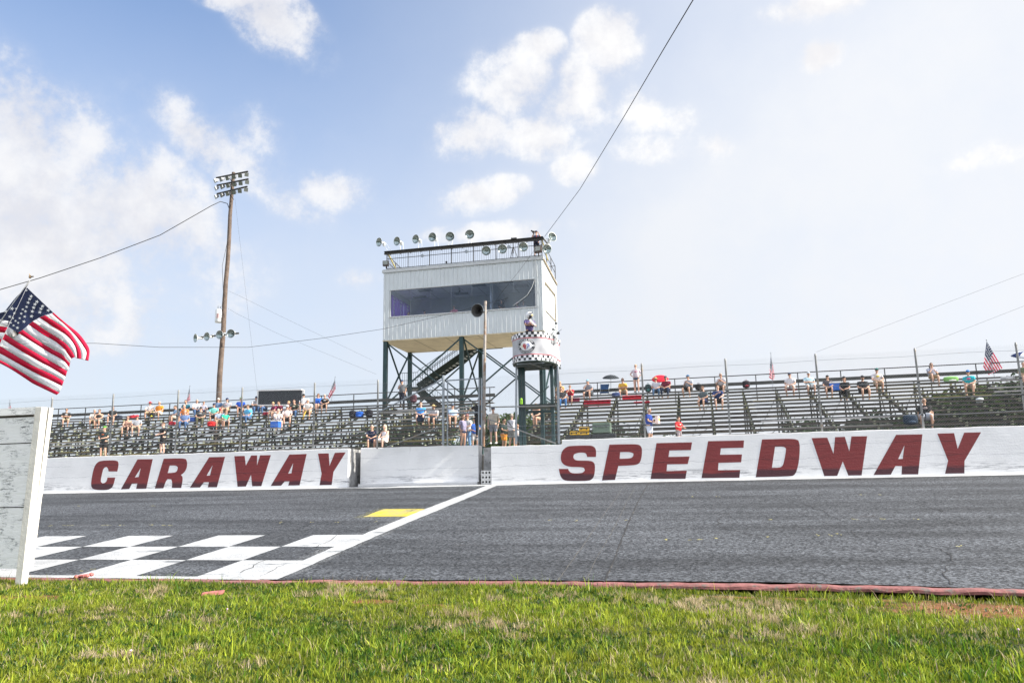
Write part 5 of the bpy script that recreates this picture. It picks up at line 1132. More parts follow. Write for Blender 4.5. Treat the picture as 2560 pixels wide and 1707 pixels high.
# ================================================================ people
PEND = []
def skin_obj(name, chains, mats, parent, extra=None, sub=1):
    """chains: lists of (x, y, z, r); the first point of a later chain names an existing index when it is an int"""
    bm = bmesh.new(); L = bm.verts.layers.skin.verify(); vs = []
    for ch in chains:
        prev = None
        for q in ch:
            if isinstance(q, int): prev = vs[q]; continue
            v = bm.verts.new(q[:3]); rr_ = q[3] if len(q) > 3 else .05; v[L].radius = rr_ if isinstance(rr_, tuple) else (rr_, rr_); vs.append(v)
            if prev is not None: bm.edges.new((prev, v))
            prev = v
    vs[0][L].use_root = True
    me = bpy.data.meshes.new(name); bm.to_mesh(me); bm.free()
    for q in mats: me.materials.append(q)
    o = bpy.data.objects.new(name, me); COL.objects.link(o); o.parent = parent
    s = o.modifiers.new('k', 'SKIN'); s.use_smooth_shade = True; b = o.modifiers.new('s', 'SUBSURF'); b.levels = sub; b.render_levels = sub
    PEND.append((o, extra)); return o
def finish_people():
    dg = bpy.context.evaluated_depsgraph_get(); dg.update(); res = []
    for o, ex in PEND: res.append(bpy.data.meshes.new_from_object(o.evaluated_get(dg)))
    for (o, ex), me in zip(PEND, res):
        o.modifiers.clear(); mats = [m for m in o.data.materials]
        if ex is not None:
            bm = bmesh.new(); bm.from_mesh(me); t = bpy.data.meshes.new('x'); t.from_pydata(ex.v, [], ex.f); t.polygons.foreach_set('material_index', ex.mi); t.polygons.foreach_set('use_smooth', ex.sm); bm.from_mesh(t); bm.to_mesh(me); bm.free(); bpy.data.meshes.remove(t)
        me.materials.clear()
        for m in mats: me.materials.append(m)
        o.data = me
def head_mb(c, sc, lean, glasses=False, turn=0):
    """head centre c (local), face towards -Y, turned by turn"""
    mb = MB(); R = Matrix.Rotation(turn, 3, 'Z') @ Matrix.Rotation(lean, 3, 'X'); c = Vector(c)
    def tr(v): return R @ v
    def shape(v):
        z = v.z; k = 1-.34*max(0, -z-.01)/.12 ; y = v.y*(1 if v.y > 0 else .92); return tr(V(v.x*k*sc, (y-(.012 if z < -.03 else 0))*sc, z*sc))
    mb.ball(c, (.074, .095, .120), 14, fn=shape)
    def b(p, r, mi): mb.ball(c+tr(V(*p)*sc), tuple(q*sc for q in (r if hasattr(r, '__len__') else (r,)*3)), 6, mi)
    b((0, -.098, -.018), (.014, .022, .024), 0); b((-.076, .005, -.01), (.012, .022, .030), 0); b((.076, .005, -.01), (.012, .022, .030), 0)
    b((0, -.080, -.066), (.026, .012, .007), 2); b((0, -.072, -.10), (.028, .02, .02), 0)
    if not glasses: b((-.030, -.084, .008), (.012, .008, .007), 1); b((.030, -.084, .008), (.012, .008, .007), 1); b((-.030, -.084, .026), (.018, .009, .005), 1); b((.030, -.084, .026), (.018, .009, .005), 1)
    return mb, c, R
def fingers(w, d, side, s, curl=.6):
    """palm and five separate fingers after wrist w, hand pointing along d"""
    w = Vector(w); d = Vector(d).normalized(); up_ = V(0, 0, 1) if abs(d.z) < .8 else V(0, -1, 0); x = d.cross(up_).normalized(); n = x.cross(d)
    palm = w+d*.065*s; ch = [(*palm, .028*s)]; out = [ch]
    fl = []
    for k, (o_, ln_) in enumerate(((-.028, .062), (-.010, .072), (.009, .068), (.027, .052))):
        a = palm+x*o_*s+d*.030*s; b_ = a+d*ln_*.55*s-n*.010*s*curl; c = b_+d*ln_*.35*s-n*.028*s*curl; fl.append([(*a, .0095*s), (*b_, .0085*s), (*c, .0075*s)])
    a = w+d*.035*s+x*side*.026*s; b_ = a+x*side*.026*s+d*.018*s; c = b_+d*.026*s+x*side*.002; fl.append([(*a, .011*s), (*b_, .010*s), (*c, .0085*s)])
    return ch, fl
NPERS = [0]
def person(loc, yaw, pose='sit', shirt=(.5, .5, .5), pants=(.1, .12, .2), hat=None, hair=(.05, .03, .02), label='', arms='lap', skin=0, s=1., bottoms='shorts', longhair=False, glasses=None, sleeves='short', bulk=1., female=False, turn=0, beard=None, shoes=0, group='people on the stands', visor=False, logo=None, legs='', parent_ok=True):
    rnd = random.Random(len(label)*31+NPERS[0]); NPERS[0] += 1
    root = bpy.data.objects.new('person', None); COL.objects.link(root); tag(root, label, 'person', group); root.empty_display_size = .2
    root.location = loc; root.rotation_euler = (0, 0, yaw)
    if glasses is None: glasses = rnd.random() < .45
    sw = (.182 if female else .208)*s; bulk = bulk*1.18; bk = bulk; M0 = SKINC[skin]
    j = lambda a: a+rnd.uniform(-.02, .02)
    if pose == 'sit':
        lean = rnd.uniform(-.02, .10)
        pel = (0, 0, .12*s); wst = (0, -.02-lean*.3, .26*s); chest = (0, -.04-lean, .42*s); nk = (0, -.06-lean*1.4, .585*s); hd_ = V(0, -.10-lean*1.7, .745*s)
        hips = [(q*.10*s, -.05, .10*s) for q in (-1, 1)]; wide = rnd.uniform(.13, .20)*s
        kn = [(q*wide, -.46*s, (.10+rnd.uniform(0, .03))*s) for q in (-1, 1)]; an = [(q*(wide-.02), (-.42+rnd.uniform(-.06, .10))*s, -.36*s) for q in (-1, 1)]
        if legs == 'up': kn[0] = (-.14*s, -.36*s, .26*s); an[0] = (-.13*s, -.42*s, -.16*s)
        if legs == 'together': kn = [(q*.07*s, -.44*s, .13*s) for q in (-1, 1)]; an = [(q*.06*s, -.40*s, -.36*s) for q in (-1, 1)]
    else:
        lean = 0
        pel = (0, 0, .93*s); wst = (0, 0, 1.07*s); chest = (0, .0, 1.24*s); nk = (0, -.005, 1.43*s); hd_ = V(0, -.03, 1.60*s)
        hips = [(q*.095*s, 0, .89*s) for q in (-1, 1)]; st_ = rnd.uniform(-.06, .06)
        kn = [(q*.115*s, -.03+q*st_*.5, .50*s) for q in (-1, 1)]; an = [(q*.125*s, .02+q*st_, .085*s) for q in (-1, 1)]
    shd = [(q*sw, nk[1]+.02, nk[2]-.075*s) for q in (-1, 1)]
    el = []; wr = []
    for q in (-1, 1):
        a = arms if not isinstance(arms, tuple) else arms[0 if q < 0 else 1]; sx_, sy_, sz_ = shd[0 if q < 0 else 1]
        if a == 'lap': e = (q*(sw+.06), sy_-.10, sz_-.24*s); w_ = (q*.085, sy_-.30, sz_-.31*s)
        elif a == 'knees': e = (q*(sw+.03), sy_-.20, sz_-.22*s); w_ = (q*.10, sy_-.40, sz_-.28*s)
        elif a == 'cross': e = (q*(sw+.06), sy_-.12, sz_-.23*s); w_ = (-q*.06, sy_-.24, sz_-.20*s+q*.02)
        elif a == 'phone': e = (q*(sw+.05), sy_-.12, sz_-.24*s); w_ = (q*.045, sy_-.30, sz_-.08*s)
        elif a == 'chin': e = (q*(sw-.02), sy_-.28, sz_-.20*s); w_ = (q*.05, sy_-.20, sz_+.03*s)
        elif a == 'hip': e = (q*(sw+.17), sy_+.04, sz_-.22*s); w_ = (q*(sw-.01), sy_-.06, sz_-.40*s)
        elif a == 'back': e = (q*(sw+.12), sy_+.10, sz_-.23*s); w_ = (q*(sw+.16), sy_+.12, sz_-.46*s)
        elif a == 'out': e = (q*(sw+.22), sy_-.10, sz_-.14*s); w_ = (q*(sw+.46), sy_-.22, sz_-.20*s)
        elif a == 'cam': e = (q*(sw+.10), sy_-.16, sz_-.14*s); w_ = (q*.16, sy_-.32, sz_+.10*s)
        else: e = (q*(sw+.05), sy_+.02, sz_-.28*s); w_ = (q*(sw+.035), sy_-.07, sz_-.52*s)
        el.append(tuple(j(c) for c in e)); wr.append(tuple(w_))
    torso = [(*pel, (.150*s*bk, .115*s*bk)), (*wst, (.135*s*bk, .105*s*bk)), (*chest, (.155*s*(1+(bk-1)*.6), .108*s*bk)), (nk[0], nk[1], nk[2]-.03*s, .085*s), (nk[0], nk[1], nk[2]+.03*s, .052*s), (hd_.x, hd_.y+.02, hd_.z-.045*s, .050*s)]
    ch = [torso]; cnt = 6; fl = MB()
    for i, q in enumerate((-1, 1)):
        ch.append([0, (*hips[i], .088*s*bk), (*Vector(hips[i]).lerp(Vector(kn[i]), .5), .075*s*bk), (*kn[i], .054*s), (*Vector(kn[i]).lerp(Vector(an[i]), .35), .055*s), (*an[i], .036*s), (an[i][0], an[i][1]-.05, an[i][2]-.045*s, .038*s), (an[i][0], an[i][1]-.15*s, an[i][2]-.055*s, .032*s)])
    for i, q in enumerate((-1, 1)):
        w_ = Vector(wr[i]); d_ = (w_-Vector(el[i])).normalized(); palm, fs_ = fingers(w_, d_, -q, s, .8)
        arm = [2, (*shd[i], .058*s), (*Vector(shd[i]).lerp(Vector(el[i]), .5), .047*s), (*el[i], .039*s), (*Vector(el[i]).lerp(w_, .4), .036*s), (*w_, .025*s), palm[0]]
        ch.append(arm)
    body_ex, hc_, HR = head_mb(hd_, s, .05, glasses is True, turn)
    for i, q in enumerate((-1, 1)):
        w_ = Vector(wr[i]); _, fs_ = fingers(w_, (w_-Vector(el[i])).normalized(), -q, s, .8)
        for f in fs_: body_ex.path([f_[:3] for f_ in f], [f_[3] for f_ in f], 5)
    skin_obj('body', ch, [M0, DARK, LIP], root, body_ex)
    # clothes follow the body
    cs = cloth(shirt); e_ = 1.10
    t2 = [(pel[0], pel[1], pel[2]-(.03 if pose == 'sit' else .13)*s, (.174*s*bk, .144*s*bk)), (*wst, (.166*s*bk, .136*s*bk)), (*chest, (.172*s*(1+(bk-1)*.6), .124*s*bk)), (nk[0], nk[1]+.005, nk[2]-.035*s, .095*s)]
    sc_ = [t2]
    if sleeves != 'none':
        for i in (0, 1):
            S, E_, W_ = Vector(shd[i]), Vector(el[i]), Vector(wr[i]); a_ = [2, (*S, .072*s), (*S.lerp(E_, .45), .066*s), (*S.lerp(E_, .72), .064*s)]
            if sleeves == 'long': a_ += [(*E_, .052*s), (*E_.lerp(W_, .9), .038*s)]
            sc_.append(a_)
    else:
        for i in (0, 1): S = Vector(shd[i]); sc_.append([2, (S.x*.72, S.y, S.z+.01, .05*s)])
    skin_obj('shirt', sc_, [cs], root)
    pc = cloth(pants); p2 = [[(pel[0], pel[1]+.005, pel[2]-.005, (.158*s*bk, .128*s*bk)), (pel[0], pel[1]+.01, pel[2]-.07*s, (.145*s*bk, .12*s*bk))]]
    for i in (0, 1):
        H, K, A_ = Vector(hips[i]), Vector(kn[i]), Vector(an[i]); l = [0, (*H.lerp(K, .10), .100*s*bk), (*H.lerp(K, .5), .092*s*bk)]
        if bottoms == 'shorts': l += [(*H.lerp(K, .97), .084*s)]
        elif bottoms == 'short': l = l[:2]+[(*H.lerp(K, .38), .095*s)]
        else: l += [(*K, .068*s), (*K.lerp(A_, .5), .060*s), (*K.lerp(A_, .97), .052*s)]
        p2.append(l)
    skin_obj('trousers' if bottoms == 'jeans' else 'shorts', p2, [pc], root)
    for i in (0, 1):
        a = an[i]; mb = MB(); mb.ball((a[0], a[1]-.06*s, a[2]-.05*s), (.045*s, .135*s, .042*s), 8); mb.ball((a[0], a[1]+.0, a[2]-.02*s), (.046*s, .052*s, .05*s), 8); mb.build('shoe', [SHOE, SHOEW][shoes if shoes in (0, 1) else rnd.randint(0, 1)], root)
    hp_ = lambda *v: hc_+HR @ (V(*v)*s)
    if hair is not None:
        mb = MB(); mb.ball(hp_(0, .010, .012), (.083*s, .100*s, .118*s), 12, zmin=-.05 if hat is None else -.15, fn=lambda v: HR @ V(v.x, v.y if v.y > -.075*s else -.075*s-.2*(v.y+.075*s), v.z if v.y > -.03 else max(v.z, .035*s)))
        if longhair: mb.ball(hp_(0, .055, -.09), (.078*s, .06*s, .15*s), 10); mb.ball(hp_(0, .06, -.22), (.062*s, .045*s, .11*s), 8)
        mb.build('hair', cloth(hair), root)
    if beard: mb = MB(); mb.ball(hp_(0, -.052, -.082), (.055*s, .046*s, .052*s), 8); mb.build('beard', cloth(beard), root)
    if hat:
        mb = MB(); mb.ball(hp_(0, .004, .042), (.088*s, .108*s, .094*s), 12, zmin=-.05, fn=lambda v: HR @ v)
        if visor == 'straw': mb.lathe([(.085*s, 0), (.17*s, -.012*s), (.17*s, -.002*s), (.085*s, .012*s)], hp_(0, .0, .045), HR @ V(0, 0, 1), 18)
        elif visor == 'back': mb.prism([hp_(math.sin(a)*.075, .08+math.cos(a)*.075, .035) for a in np.linspace(-1.4, 1.4, 9)], HR @ V(0, 0, .010*s))
        else: mb.prism([hp_(math.sin(a)*.078, -.085-math.cos(a)*.080, .030) for a in np.linspace(-1.45, 1.45, 9)], HR @ V(0, 0, .010*s))
        mb.build('hat', cloth(hat), root)
    if glasses is True:
        mb = MB()
        for q in (-1, 1): mb.ball(hp_(q*.033, -.092, .010), (.027*s, .010*s, .019*s), 8); mb.bar(hp_(q*.06, -.08, .014), hp_(q*.078, .0, .010), .006*s, .008*s)
        mb.bar(hp_(-.01, -.098, .014), hp_(.01, -.098, .014), .006*s, .006*s); mb.build('sunglasses', DARK, root)
    if logo:
        mb = MB(); y = chest[1]-.150*s*bk-.0; z = chest[2]; mb.ball((0, y+.022*s, z+.02*s), (.085*s, .022*s, .05*s), 8); mb.build('shirt_print', cloth(logo), root)
    return root, dict(el=[Vector(e) for e in el], wr=[Vector(w) for w in wr], head=hc_, HR=HR, chest=Vector(chest))
def sit(px, py_head, py_hip, **k):
    yaw = k.pop('yaw', random.uniform(-.45, .05)); p, i = seat(px, py_hip); k['s'] = k.get('s', 1.)*1.07
    return person(p+V(0, -.02, .01), yaw, 'sit', **k)
WH = (.72, .72, .73); BKc = (.02, .02, .023); KH = (.40, .32, .20); NV = (.02, .03, .08); GY = (.30, .31, .33); DEN = (.07, .13, .26); DG = (.06, .07, .08); GH = (.35, .33, .30); BLO = (.45, .32, .16); BR_ = (.10, .055, .03)
# left stand
sit(165, 1027, 1055, shirt=BKc, pants=KH, label='dark haired man in black tee and khaki shorts, farthest left on the stand', arms='cross', yaw=.7, logo=(.4, .4, .4))
sit(236, 1024, 1055, shirt=(.45, .44, .42), pants=KH, hair=GH, label='person in pale shirt half hidden behind the man in the black tank top', arms='knees', yaw=.6)
sit(248, 1024, 1056, shirt=BKc, pants=(.2, .24, .22), label='man in black tank top and sunglasses in the left stand', sleeves='none', glasses=True, arms='knees', yaw=.4, bulk=1.15)
sit(281, 1026, 1050, shirt=BKc, pants=BKc, label='person in black with bare legs behind the first fence post right of the board', hair=(.12, .05, .03), arms='lap', yaw=.5, female=True, longhair=True)
sit(319, 1049, 1075, shirt=(.40, .24, .18), pants=(.16, .12, .10), sleeves='none', label='brown haired woman in a sleeveless top beside the man in the red cap', arms='knees', female=True, longhair=True, hair=BR_, yaw=.4, glasses=True)
sit(343, 1043, 1073, shirt=(.36, .38, .42), pants=(.35, .34, .26), hat=(.55, .04, .06), label='man in red cap and grey tee beside a woman in a sleeveless top', yaw=.5, glasses=True, shoes=1)
sit(377, 1014, 1034, shirt=WH, pants=KH, hat=(.50, .06, .08), label='person in white tee and red patterned hat on the top bench', visor='straw', arms='knees', yaw=.3, glasses=True)
sit(400, 1009, 1036, shirt=(.66, .24, .02), pants=(.5, .48, .44), hair=GH, label='man in a plain orange tee and sunglasses on the top bench', glasses=True, yaw=.1, bulk=1.1)
sit(466, 1010, 1031, shirt=(.02, .12, .17), pants=DEN, label='bearded man in a teal shirt below the furled flag', beard=BR_, hair=BR_, bottoms='jeans', yaw=.2)
sit(490, 1006, 1031, shirt=(.58, .60, .64), pants=DEN, hair=GH, label='grey haired man in white tee and jeans at the top of the left crowd', bottoms='jeans', yaw=.8)
sit(507, 1012, 1034, shirt=(.35, .36, .45), pants=NV, label='dark haired boy in a pale patterned shirt left of the timber pole', s=.82, yaw=.8, arms='knees')
sit(445, 1026, 1048, shirt=(.28, .45, .66), pants=(.5, .45, .35), hair=(.10, .08, .06), label='man in a light blue shirt left of the person in orange', yaw=-.6)
sit(465, 1024, 1048, shirt=(.72, .22, .05), pants=DEN, hair=GH, label='person in bright orange tee behind the man in blue plaid')
sit(463, 1033, 1060, shirt=(.13, .20, .38), pants=DEN, hair=GH, label='bald man in blue plaid shirt and jeans in the left crowd', bottoms='jeans', bulk=1.2, arms='lap', yaw=.3)
sit(501, 1030, 1056, shirt=(.05, .05, .05), pants=(.10, .10, .06), hat=(.06, .06, .06), label='man in a black printed shirt and dark green trousers in the left crowd', bottoms='jeans', yaw=.5, logo=(.3, .3, .3), bulk=1.1)
sit(546, 998, 1025, shirt=(.13, .22, .38), pants=DEN, hat=(.5, .48, .45), label='man in slate blue tee and pale cap in front of the timber pole', yaw=.5, bottoms='jeans')
sit(536, 1020, 1042, shirt=(.18, .60, .52), pants=DG, hat=NV, label='man in turquoise green tee and dark cap right of the timber pole', yaw=.4, bulk=1.1)
sit(549, 1029, 1058, shirt=(.30, .36, .48), pants=KH, hat=(.4, .06, .06), label='person in a checked shirt with red ear defenders', arms='knees', yaw=.6, hair=BR_)
sit(563, 1031, 1058, shirt=(.04, .40, .28), pants=GY, s=.85, label='child in a green tee with red ear defenders', arms='knees', yaw=.8, hair=BR_)
sit(568, 995, 1025, shirt=(.30, .32, .36), pants=KH, hat=NV, label='heavy man in grey tee and navy cap on the top bench', bulk=1.25, glasses=True, yaw=.2, logo=(.5, .35, .38))
sit(602, 993, 1024, shirt=(.015, .07, .40), pants=BKc, hat=(.2, .28, .16), label='man in royal blue tee behind the fence post left of the scoreboard', yaw=.5, bulk=1.05)
sit(622, 1019, 1051, shirt=(.10, .42, .68), pants=DEN, hair=BR_, bottoms='jeans', label='man in a sky blue tee and jeans below the left end of the scoreboard', bulk=1.15, yaw=-.2, arms='lap')
sit(638, 995, 1020, shirt=(.36, .38, .42), pants=DEN, hat=NV, bottoms='jeans', label='man in grey tee and navy cap just left of the scoreboard', yaw=.8, arms='cross')
sit(664, 1000, 1024, shirt=(.25, .28, .33), pants=DEN, bottoms='jeans', label='person in jeans half hidden behind the left of the scoreboard', hat=BKc)
sit(700, 1002, 1036, shirt=(.16, .02, .05), pants=(.45, .43, .4), label='person in maroon shirt under the middle of the scoreboard', s=.95)
sit(690, 1021, 1041, shirt=(.20, .03, .08), pants=KH, hair=BLO, glasses=True, label='person in sunglasses and maroon under the scoreboard', s=.9, female=True)
sit(718, 1018, 1049, shirt=(.66, .58, .58), pants=DG, hat=(.7, .7, .7), label='man in pale pink tee and white cap right of the scoreboard middle', yaw=.5, bulk=1.1)
sit(726, 1014, 1038, shirt=(.62, .25, .20), pants=GY, hair=BLO, label='person in salmon shirt behind the man in the white cap', s=.92, female=True)
sit(737, 1014, 1038, shirt=(.025, .03, .02), pants=DEN, bottoms='jeans', label='man in black printed tee and jeans below the scoreboard right end', logo=(.35, .35, .3), yaw=.2)
sit(694, 1032, 1060, shirt=(.70, .68, .72), pants=NV, hair=(.5, .42, .36), label='grey haired man in white tee and navy shorts above a blue cool box', arms='chin', yaw=.7, shoes=1, skin=2, bulk=1.1)
sit(760, 992, 1021, shirt=(.66, .67, .72), pants=DG, hat=BKc, label='tall man in white shirt and sunglasses right of the scoreboard', glasses=True, yaw=.3)
sit(772, 1006, 1034, shirt=(.66, .67, .68), pants=KH, hat=(.65, .65, .6), label='man in white cap and white polo holding a yellow bat', hair=GH, yaw=.2, arms='lap')
sit(796, 988, 1015, shirt=(.03, .14, .55), pants=(.5, .42, .34), label='long haired woman in a bright blue jacket beside the post', hair=BR_, longhair=True, female=True, sleeves='long', yaw=.3, legs='together')
sit(813, 997, 1018, shirt=BKc, pants=(.03, .03, .03), hat=(.45, .38, .33), label='boy in black tee and tan cap beside the woman in bright blue', s=.88, yaw=.3, logo=(.4, .4, .4))
p0, _ = seat(1003, 1018); person(V(at(1003, 1012, 47.3).x, 47.45, 7.12), -.1, 'stand', shirt=(.13, .14, .15), pants=(.02, .025, .04), hat=(.02, .05, .12), label='man standing at the top in dark grey tee looking at his phone', arms=('phone', 'down'), bottoms='jeans', bulk=1.1)
sit(1053, 1015, 1049, shirt=(.05, .26, .70), pants=NV, hair=(.2, .12, .08), label='person in bright blue tee left of the man in the straw hat', yaw=.2, bulk=1.15, skin=2)
sit(1088, 1011, 1049, shirt=(.42, .42, .45), pants=DG, hat=(.45, .33, .16), visor='straw', label='man in a straw hat with folded arms', arms='cross', glasses=True, beard=BR_, bulk=1.1)
sit(1132, 1009, 1049, shirt=(.42, .56, .76), pants=(.10, .10, .07), hat=(.06, .08, .12), label='heavy man in a light blue shirt behind the gate frame', bulk=1.5, yaw=.3, arms='lap', hair=GH)
sit(931, 1076, 1108, shirt=(.015, .02, .05), pants=NV, hair=GH, label='grey haired man in navy polo low down by the end of CARAWAY', yaw=.3, arms='knees')
sit(964, 1079, 1110, shirt=(.62, .62, .68), pants=WH, hair=(.72, .62, .44), label='woman with long pale blonde hair in a white top low on the left stand', female=True, longhair=True, arms='knees', sleeves='none', yaw=-.3, skin=2)
# people on the walkway behind the walls
def stand(px, py_head, Y, zfoot=None, **k):
    h = 1.72*k.get('s', 1.); top = at(px, py_head, Y); z = zfoot if zfoot is not None else top.z-h
    yaw = k.pop('yaw', 0); return person(V(top.x, Y, z), yaw, 'stand', group='people on the walkway', **k)
stand(263, 1065, 36.2, shirt=(.03, .045, .045), pants=BKc, hat=(.10, .30, .05), label='youth in a green and yellow cap and dark tee behind the letter C', arms='lap', yaw=.1, logo=(.3, .08, .03))
stand(410, 1055, 36.0, shirt=BKc, pants=BKc, hair=BR_, label='boy in black hoodie and shorts behind the letter R of CARAWAY', arms=('lap', 'lap'), yaw=-.4, sleeves='short', skin=2, s=.98)
stand(1157, 1036, 36.3, shirt=(.28, .26, .38), pants=(.04, .06, .13), bottoms='short', hair=BR_, longhair=True, female=True, label='girl in lavender tee and denim shorts facing right', arms='down', yaw=1.2, s=.96, glasses=True)
stand(1169, 1035, 36.8, shirt=(.55, .58, .60), pants=(.14, .26, .45), bottoms='jeans', hat=(.25, .12, .12), beard=(.2, .08, .04), label='bearded man in white printed tee and light jeans', arms='lap', yaw=-.5, glasses=True, logo=(.12, .16, .12))
stand(1187, 1044, 36.9, shirt=(.05, .16, .60), pants=(.62, .6, .6), hair=BR_, label='person in royal blue tee and white shorts partly behind the gate post', arms='lap', yaw=.3, s=.95)
stand(1199, 995, 34.95, shirt=(.012, .012, .014), pants=(.012, .012, .014), hat=BKc, bottoms='jeans', label='large man in black leaning on the gate with his arm stretched out', arms=('out', 'down'), yaw=.1, bulk=1.35, s=1.08, skin=1)
stand(1233, 1017, 36.0, shirt=(.52, .47, .40), pants=(.22, .23, .26), hat=NV, label='man in beige tee and grey shorts right of the loudspeaker pole', arms='down', yaw=-.1, glasses=True, skin=2, s=1.02, shoes=1)
stand(1259, 1046, 37.2, shirt=(.02, .035, .03), pants=(.68, .28, .03), hair=BKc, label='young man in dark tee and orange shorts seen from the side', arms='lap', yaw=1.2, s=.92, skin=1)
rt_, info = stand(1279, 1034, 36.3, shirt=(.66, .67, .72), pants=(.20, .21, .21), hat=(.42, .38, .32), label='man in white tee and grey shorts with a black strap across his back', arms='lap', yaw=2.7, visor='back', hair=GH, bulk=1.15, s=.98)
mb = MB(); mb.path([(.17, .12, 1.38), (.02, .155, 1.22), (-.15, .13, 1.02)], .016, 5); mb.ball((.10, .15, 1.30), .04, 8); mb.build('shoulder_strap', BLACK, rt_)
stand(1294, 1060, 37.0, shirt=(.55, .56, .6), pants=(.05, .08, .12), hair=BR_, label='small child in a pale shirt beside the flag stand leg', s=.72, yaw=.5)
sit(1344, 1026, 1055, shirt=BKc, pants=(.04, .05, .08), sleeves='none', hair=(.22, .14, .08), longhair=True, female=True, label='young woman in black tank top sitting with hands at her chin', arms='knees', bottoms='short', legs='together', yaw=-.1)
# right stand
sit(1402, 963, 990, shirt=(.45, .30, .10), pants=BKc, hair=BLO, longhair=True, female=True, label='blonde woman in black and yellow at the left end of the right stand', arms='phone', yaw=-.1)
sit(1403, 977, 1008, shirt=(.03, .03, .035), pants=(.06, .16, .36), bottoms='jeans', label='person in dark tee and blue jeans below the blonde woman', yaw=.4)
sit(1427, 964, 994, shirt=(.42, .01, .02), pants=NV, s=.88, label='boy in red tee with his hand at his mouth on the top bench', arms='chin', hair=(.2, .1, .05))
sit(1475, 953, 990, shirt=(.27, .29, .33), pants=DG, hat=(.22, .42, .55), label='large man in grey tee and pale blue cap eating', arms=('chin', 'lap'), bulk=1.35, yaw=-.3)
sit(1558, 950, 986, shirt=(.68, .40, .05), pants=(.35, .3, .2), hair=BR_, female=True, label='woman in golden yellow top and sunglasses', arms='cross', glasses=True, yaw=.1)
person(V(at(1592, 975, 46.9).x, 46.85, row(11)[1]+.28), -.1, 'stand', shirt=(.60, .52, .58), pants=(.05, .12, .22), bottoms='short', hair=BLO, female=True, label='blonde woman standing hands on hips above the right stand', arms='hip', glasses=True, s=.98, skin=2, logo=(.5, .2, .25))
sit(1641, 946, 983, shirt=(.60, .60, .66), pants=(.06, .12, .22), hat=(.50, .36, .16), visor='straw', hair=BLO, female=True, bottoms='jeans', label='woman in a straw hat and white tee in front of the red umbrella', glasses=True, s=.95)
sit(1668, 943, 980, shirt=(.17, .015, .035), pants=(.02, .035, .07), hat=(.08, .09, .12), beard=BR_, bottoms='jeans', label='bearded man in maroon tee beside the woman in the straw hat', arms='lap', yaw=-.3, bulk=1.15)
sit(1724, 939, 971, shirt=(.34, .37, .42), pants=BKc, hat=(.04, .12, .24), label='man in blue cap holding a phone in front of his chest', arms='phone', yaw=-.5, bulk=1.1, shoes=1)
sit(1806, 937, 968, shirt=(.62, .62, .66), pants=(.1, .08, .07), hair=GH, label='man in white tee photographing with a phone behind the fence post', arms='phone', glasses=True, logo=(.5, .2, .08))
sit(1763, 970, 1008, shirt=(.12, .15, .16), pants=NV, hair=BR_, beard=BR_, label='man in charcoal tee and dark shorts two rows down in the right stand', arms='lap', yaw=-.5, bulk=1.05)
sit(1795, 966, 1006, shirt=(.015, .04, .14), pants=BKc, hair=(.2, .1, .06), label='man in navy tee leaning forward beside the man in charcoal', arms=('phone', 'knees'), yaw=.1, skin=2)
rt_, info = stand(1621, 1019, 36.0, shirt=(.02, .05, .25), pants=(.50, .55, .66), hair=GH, label='grey haired man in dark blue tee carrying a popcorn box', arms='lap', yaw=1.25, skin=1)
mb = MB(); c = (info['wr'][0]+info['wr'][1])/2+V(0, -.12, .10); mb.box(c, (.22, .14, .34)); mb.build('popcorn_box', [mat('popcorn_carton', (.72, .55, .5), .6)], rt_); mb = MB(); mb.ball(c+V(0, -.08, .02), (.06, .02, .08), 8); mb.build('carton_print', cloth((.7, .5, .05)), rt_)
stand(1695, 1042, 36.0, shirt=(.62, .015, .02), pants=(.30, .26, .28), hair=BR_, label='small boy in a bright red tee standing behind the letter E', s=.74, yaw=.9, arms='lap', logo=(.6, .55, .5), glasses=False)
sit(1978, 938, 970, shirt=(.68, .67, .70), pants=(.55, .56, .58), hat=(.07, .08, .12), label='man in white tee and white shorts on a red seat cushion', yaw=-.3, bulk=1.1)
mat_cover(1960, 1992, 974, 'small red seat cushion under the man in white', .1, (.5, .02, .04))
sit(2023, 928, 968, shirt=(.42, .60, .68), pants=(.55, .62, .66), hat=(.45, .5, .55), label='man in light blue shirt with folded arms beside the fence post', arms='cross', yaw=.1, shoes=1)
sit(2071, 944, 980, shirt=(.10, .09, .10), pants=(.05, .05, .06), hat=BKc, label='boy in charcoal tee and black cap left of the blue cool box', s=.92, arms='lap')
sit(2114, 943, 982, shirt=BKc, pants=BKc, hat=BKc, bottoms='jeans', hair=BR_, longhair=True, female=True, label='woman in black tee and trousers right of the blue cool box', arms='lap')
sit(2158, 935, 979, shirt=(.015, .015, .017), pants=(.03, .03, .03), hat=(.05, .05, .05), label='big man in black tee and dark shorts', arms='lap', bulk=1.4, beard=BR_, yaw=.1)
sit(2192, 923, 960, shirt=(.60, .58, .60), pants=KH, hat=(.03, .14, .12), label='man in white tee with yellow print and dark green cap', logo=(.55, .45, .05), yaw=.1, glasses=True)
sit(2331, 905, 952, shirt=(.33, .34, .42), pants=(.30, .24, .15), hair=BR_, label='man in grey tee resting one foot up and hand at his mouth', arms=('chin', 'phone'), legs='up', yaw=.1)
sit(2426, 928, 975, shirt=(.02, .40, .46), pants=(.35, .3, .26), hat=(.03, .16, .42), label='man in turquoise printed tee and bright blue cap', arms='lap', logo=(.55, .08, .25), glasses=True, bulk=1.25)
sit(2315, 990, 1050, shirt=(.022, .02, .022), pants=(.30, .33, .38), hair=None, label='bald man in black tee sitting low behind a fence post', arms='down', bulk=1.4, yaw=-.2, s=1.05, logo=(.3, .25, .25), skin=1)
sit(2559, 905, 950, shirt=(.14, .17, .10), pants=KH, hair=GH, label='person in dark green under the blue and white umbrella', s=.95)
